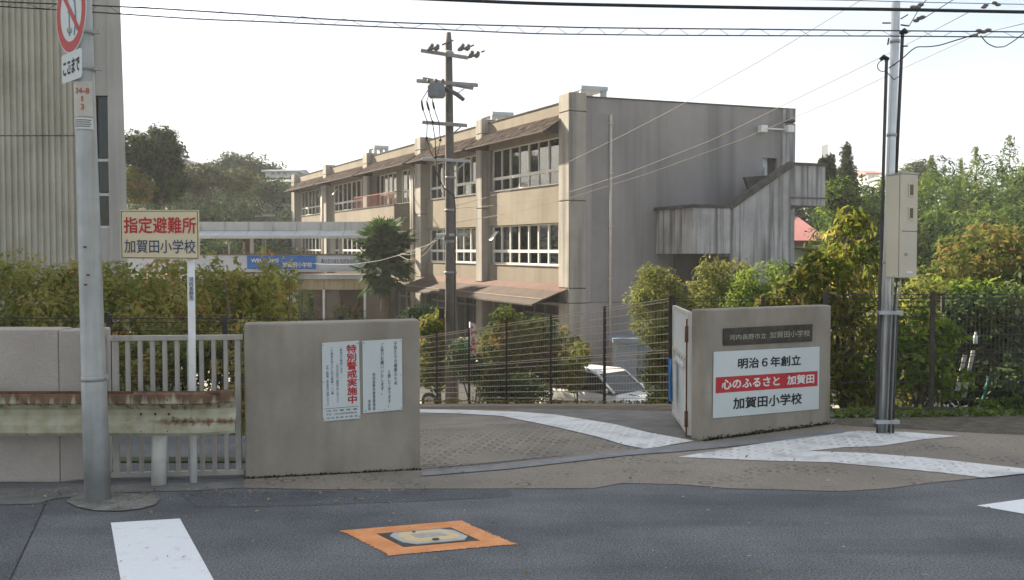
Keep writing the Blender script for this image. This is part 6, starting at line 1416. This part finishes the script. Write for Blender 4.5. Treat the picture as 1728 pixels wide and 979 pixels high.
for px in (773, 790): MB().box(xat(px - 1, 27), xat(px + 1, 27), 27.06, 27.1, YZ, zat(574, 27)).build('leg', M_GALV, gbd)
# boards, bucket and hose left behind the street fence
pk = MB(); pk.prism([at(1624, 670, 12.6), at(1630, 671, 12.6), at(1646, 592, 12.8), at(1640, 592, 12.8)], (0, .02, 0)); tag(pk.build('leaning_board', M_CONC), 'pale thin board leaning behind the street fence', 'board')
pk = MB(); pk.prism([at(1612, 660, 12.5), at(1620, 662, 12.5), at(1632, 600, 12.7), at(1626, 599, 12.7)], (0, .02, 0)); tag(pk.build('leaning_board', M_CONC), 'grey board leaning left of the pale one behind the fence', 'board')
MB_h = MB().tube([at(x, y, 12.4) for x, y in ((1668, 635), (1664, 655), (1658, 675), (1650, 692), (1638, 700), (1625, 697))], .014, 8).build('garden_hose', mat('hose_green', (.04, .22, .16), rough=.5), smooth=True); tag(MB_h, 'green garden hose hanging behind the street fence', 'hose')
bk_ = thing('plastic_bottle', 'small white bottle-shaped container behind the street fence', 'container', at(1645, 580, 12.9)); qb = at(1646, 580, 12.9)
MB().tube([qb, qb + V(0, 0, .10), qb + V(0, 0, .13), qb + V(0, 0, .16)], [.028, .028, .012, .012], 12).build('bottle', M_SIGNW, bk_, smooth=True)

# fallen leaves and grit along the gutter, moss, dark contact-shade flecks and weeds at the wall feet
pp = []
for i in range(420):
    if i < 170: q = gz(random.uniform(0, 720), 812 + abs(random.gauss(0, 14)) + 10, .012)
    elif i < 330: q = ghit(random.uniform(700, 1728), random.uniform(745, 826), .02)
    else: q = gz(random.uniform(0, 1728), random.uniform(830, 975), .012)
    pp.append(np.array(q) + np.array([0, 0, .004]))
pp = np.array(pp); me = leaves_mesh('fallen_leaves', pp, np.tile(np.array([[0, 0, 1.]]), (len(pp), 1)), .028, rng.uniform(.3, 1, len(pp)), 2.2, 0, .25)
me.materials.append(leaf_mat('dry_leaf', [(0, (.10, .07, .03)), (.5, (.26, .17, .06)), (1, (.45, .38, .26))], .1)); o = stuff(bpy.data.objects.new('fallen_leaves', me)); COL.objects.link(o); tag(o, 'small dry fallen leaves scattered over road and driveway', 'leaves')
def moss(label, p, q, n, hgt, size, mm):
    P_ = np.array([np.array(p.lerp(q, random.random())) + np.array([random.gauss(0, .012), random.gauss(0, .012), abs(random.gauss(0, hgt))]) for _ in range(n)])
    me = leaves_mesh('moss', P_, np.tile(np.array([[0, -.3, 1.]]), (n, 1)), size, rng.uniform(0, 1, n), 1.8, 0, .8); me.materials.append(mm); o = stuff(bpy.data.objects.new('moss', me)); COL.objects.link(o); tag(o, label, 'moss')
LF_MOSS_SHADE = leaf_mat('moss_shade_leaf', [(0, (.018, .02, .012)), (.6, (.04, .045, .02)), (1, (.08, .085, .03))], .1)  # moss colour, also the dark of the added contact shade
moss('dark moss along the foot of the right gate wall', A2 + dn2 * .012, B2 + dn2 * .012, 1100, .016, .022, LF_MOSS_SHADE)
moss('dark flecks standing in for contact shade along the foot of the left gate wall', A + dn * .012, B + dn * .012, 500, .008, .02, LF_MOSS_SHADE)  # dark flecks added as contact shade at this wall foot
moss('green weeds along the foot of the street fence', V(3.6, 10.66, 0), V(10.5, 11.15, 0), 1500, .05, .06, LF_LIME)
moss('dry weeds along the foot of the driveway fence', V(2.2, 13.25, -.22), V(-3.0, 23.4, -1.72), 900, .014, .05, leaf_mat('dry_weed', [(0, (.16, .10, .04)), (.6, (.30, .20, .09)), (1, (.26, .26, .06))], .3))
# ------------------------------------------------------------------ thin autumn haze over the whole place
hm = bpy.data.materials.new('haze'); hm.use_nodes = True; hn = hm.node_tree; hn.nodes.remove(hn.nodes['Principled BSDF'])
pvn = hn.nodes.new('ShaderNodeVolumePrincipled'); pvn.inputs['Color'].default_value = (.94, .95, .96, 1); pvn.inputs['Density'].default_value = .0008; pvn.inputs['Anisotropy'].default_value = .1
hn.links.new(pvn.outputs[0], hn.nodes['Material Output'].inputs['Volume'])
hz_ = stuff(MB().box(-165, 165, -45, 515, -4, 46).build('haze', hm)); tag(hz_, 'thin pale haze hanging over the whole place', 'haze')
bpy.data.objects.remove(_to); bpy.data.curves.remove(_tc)
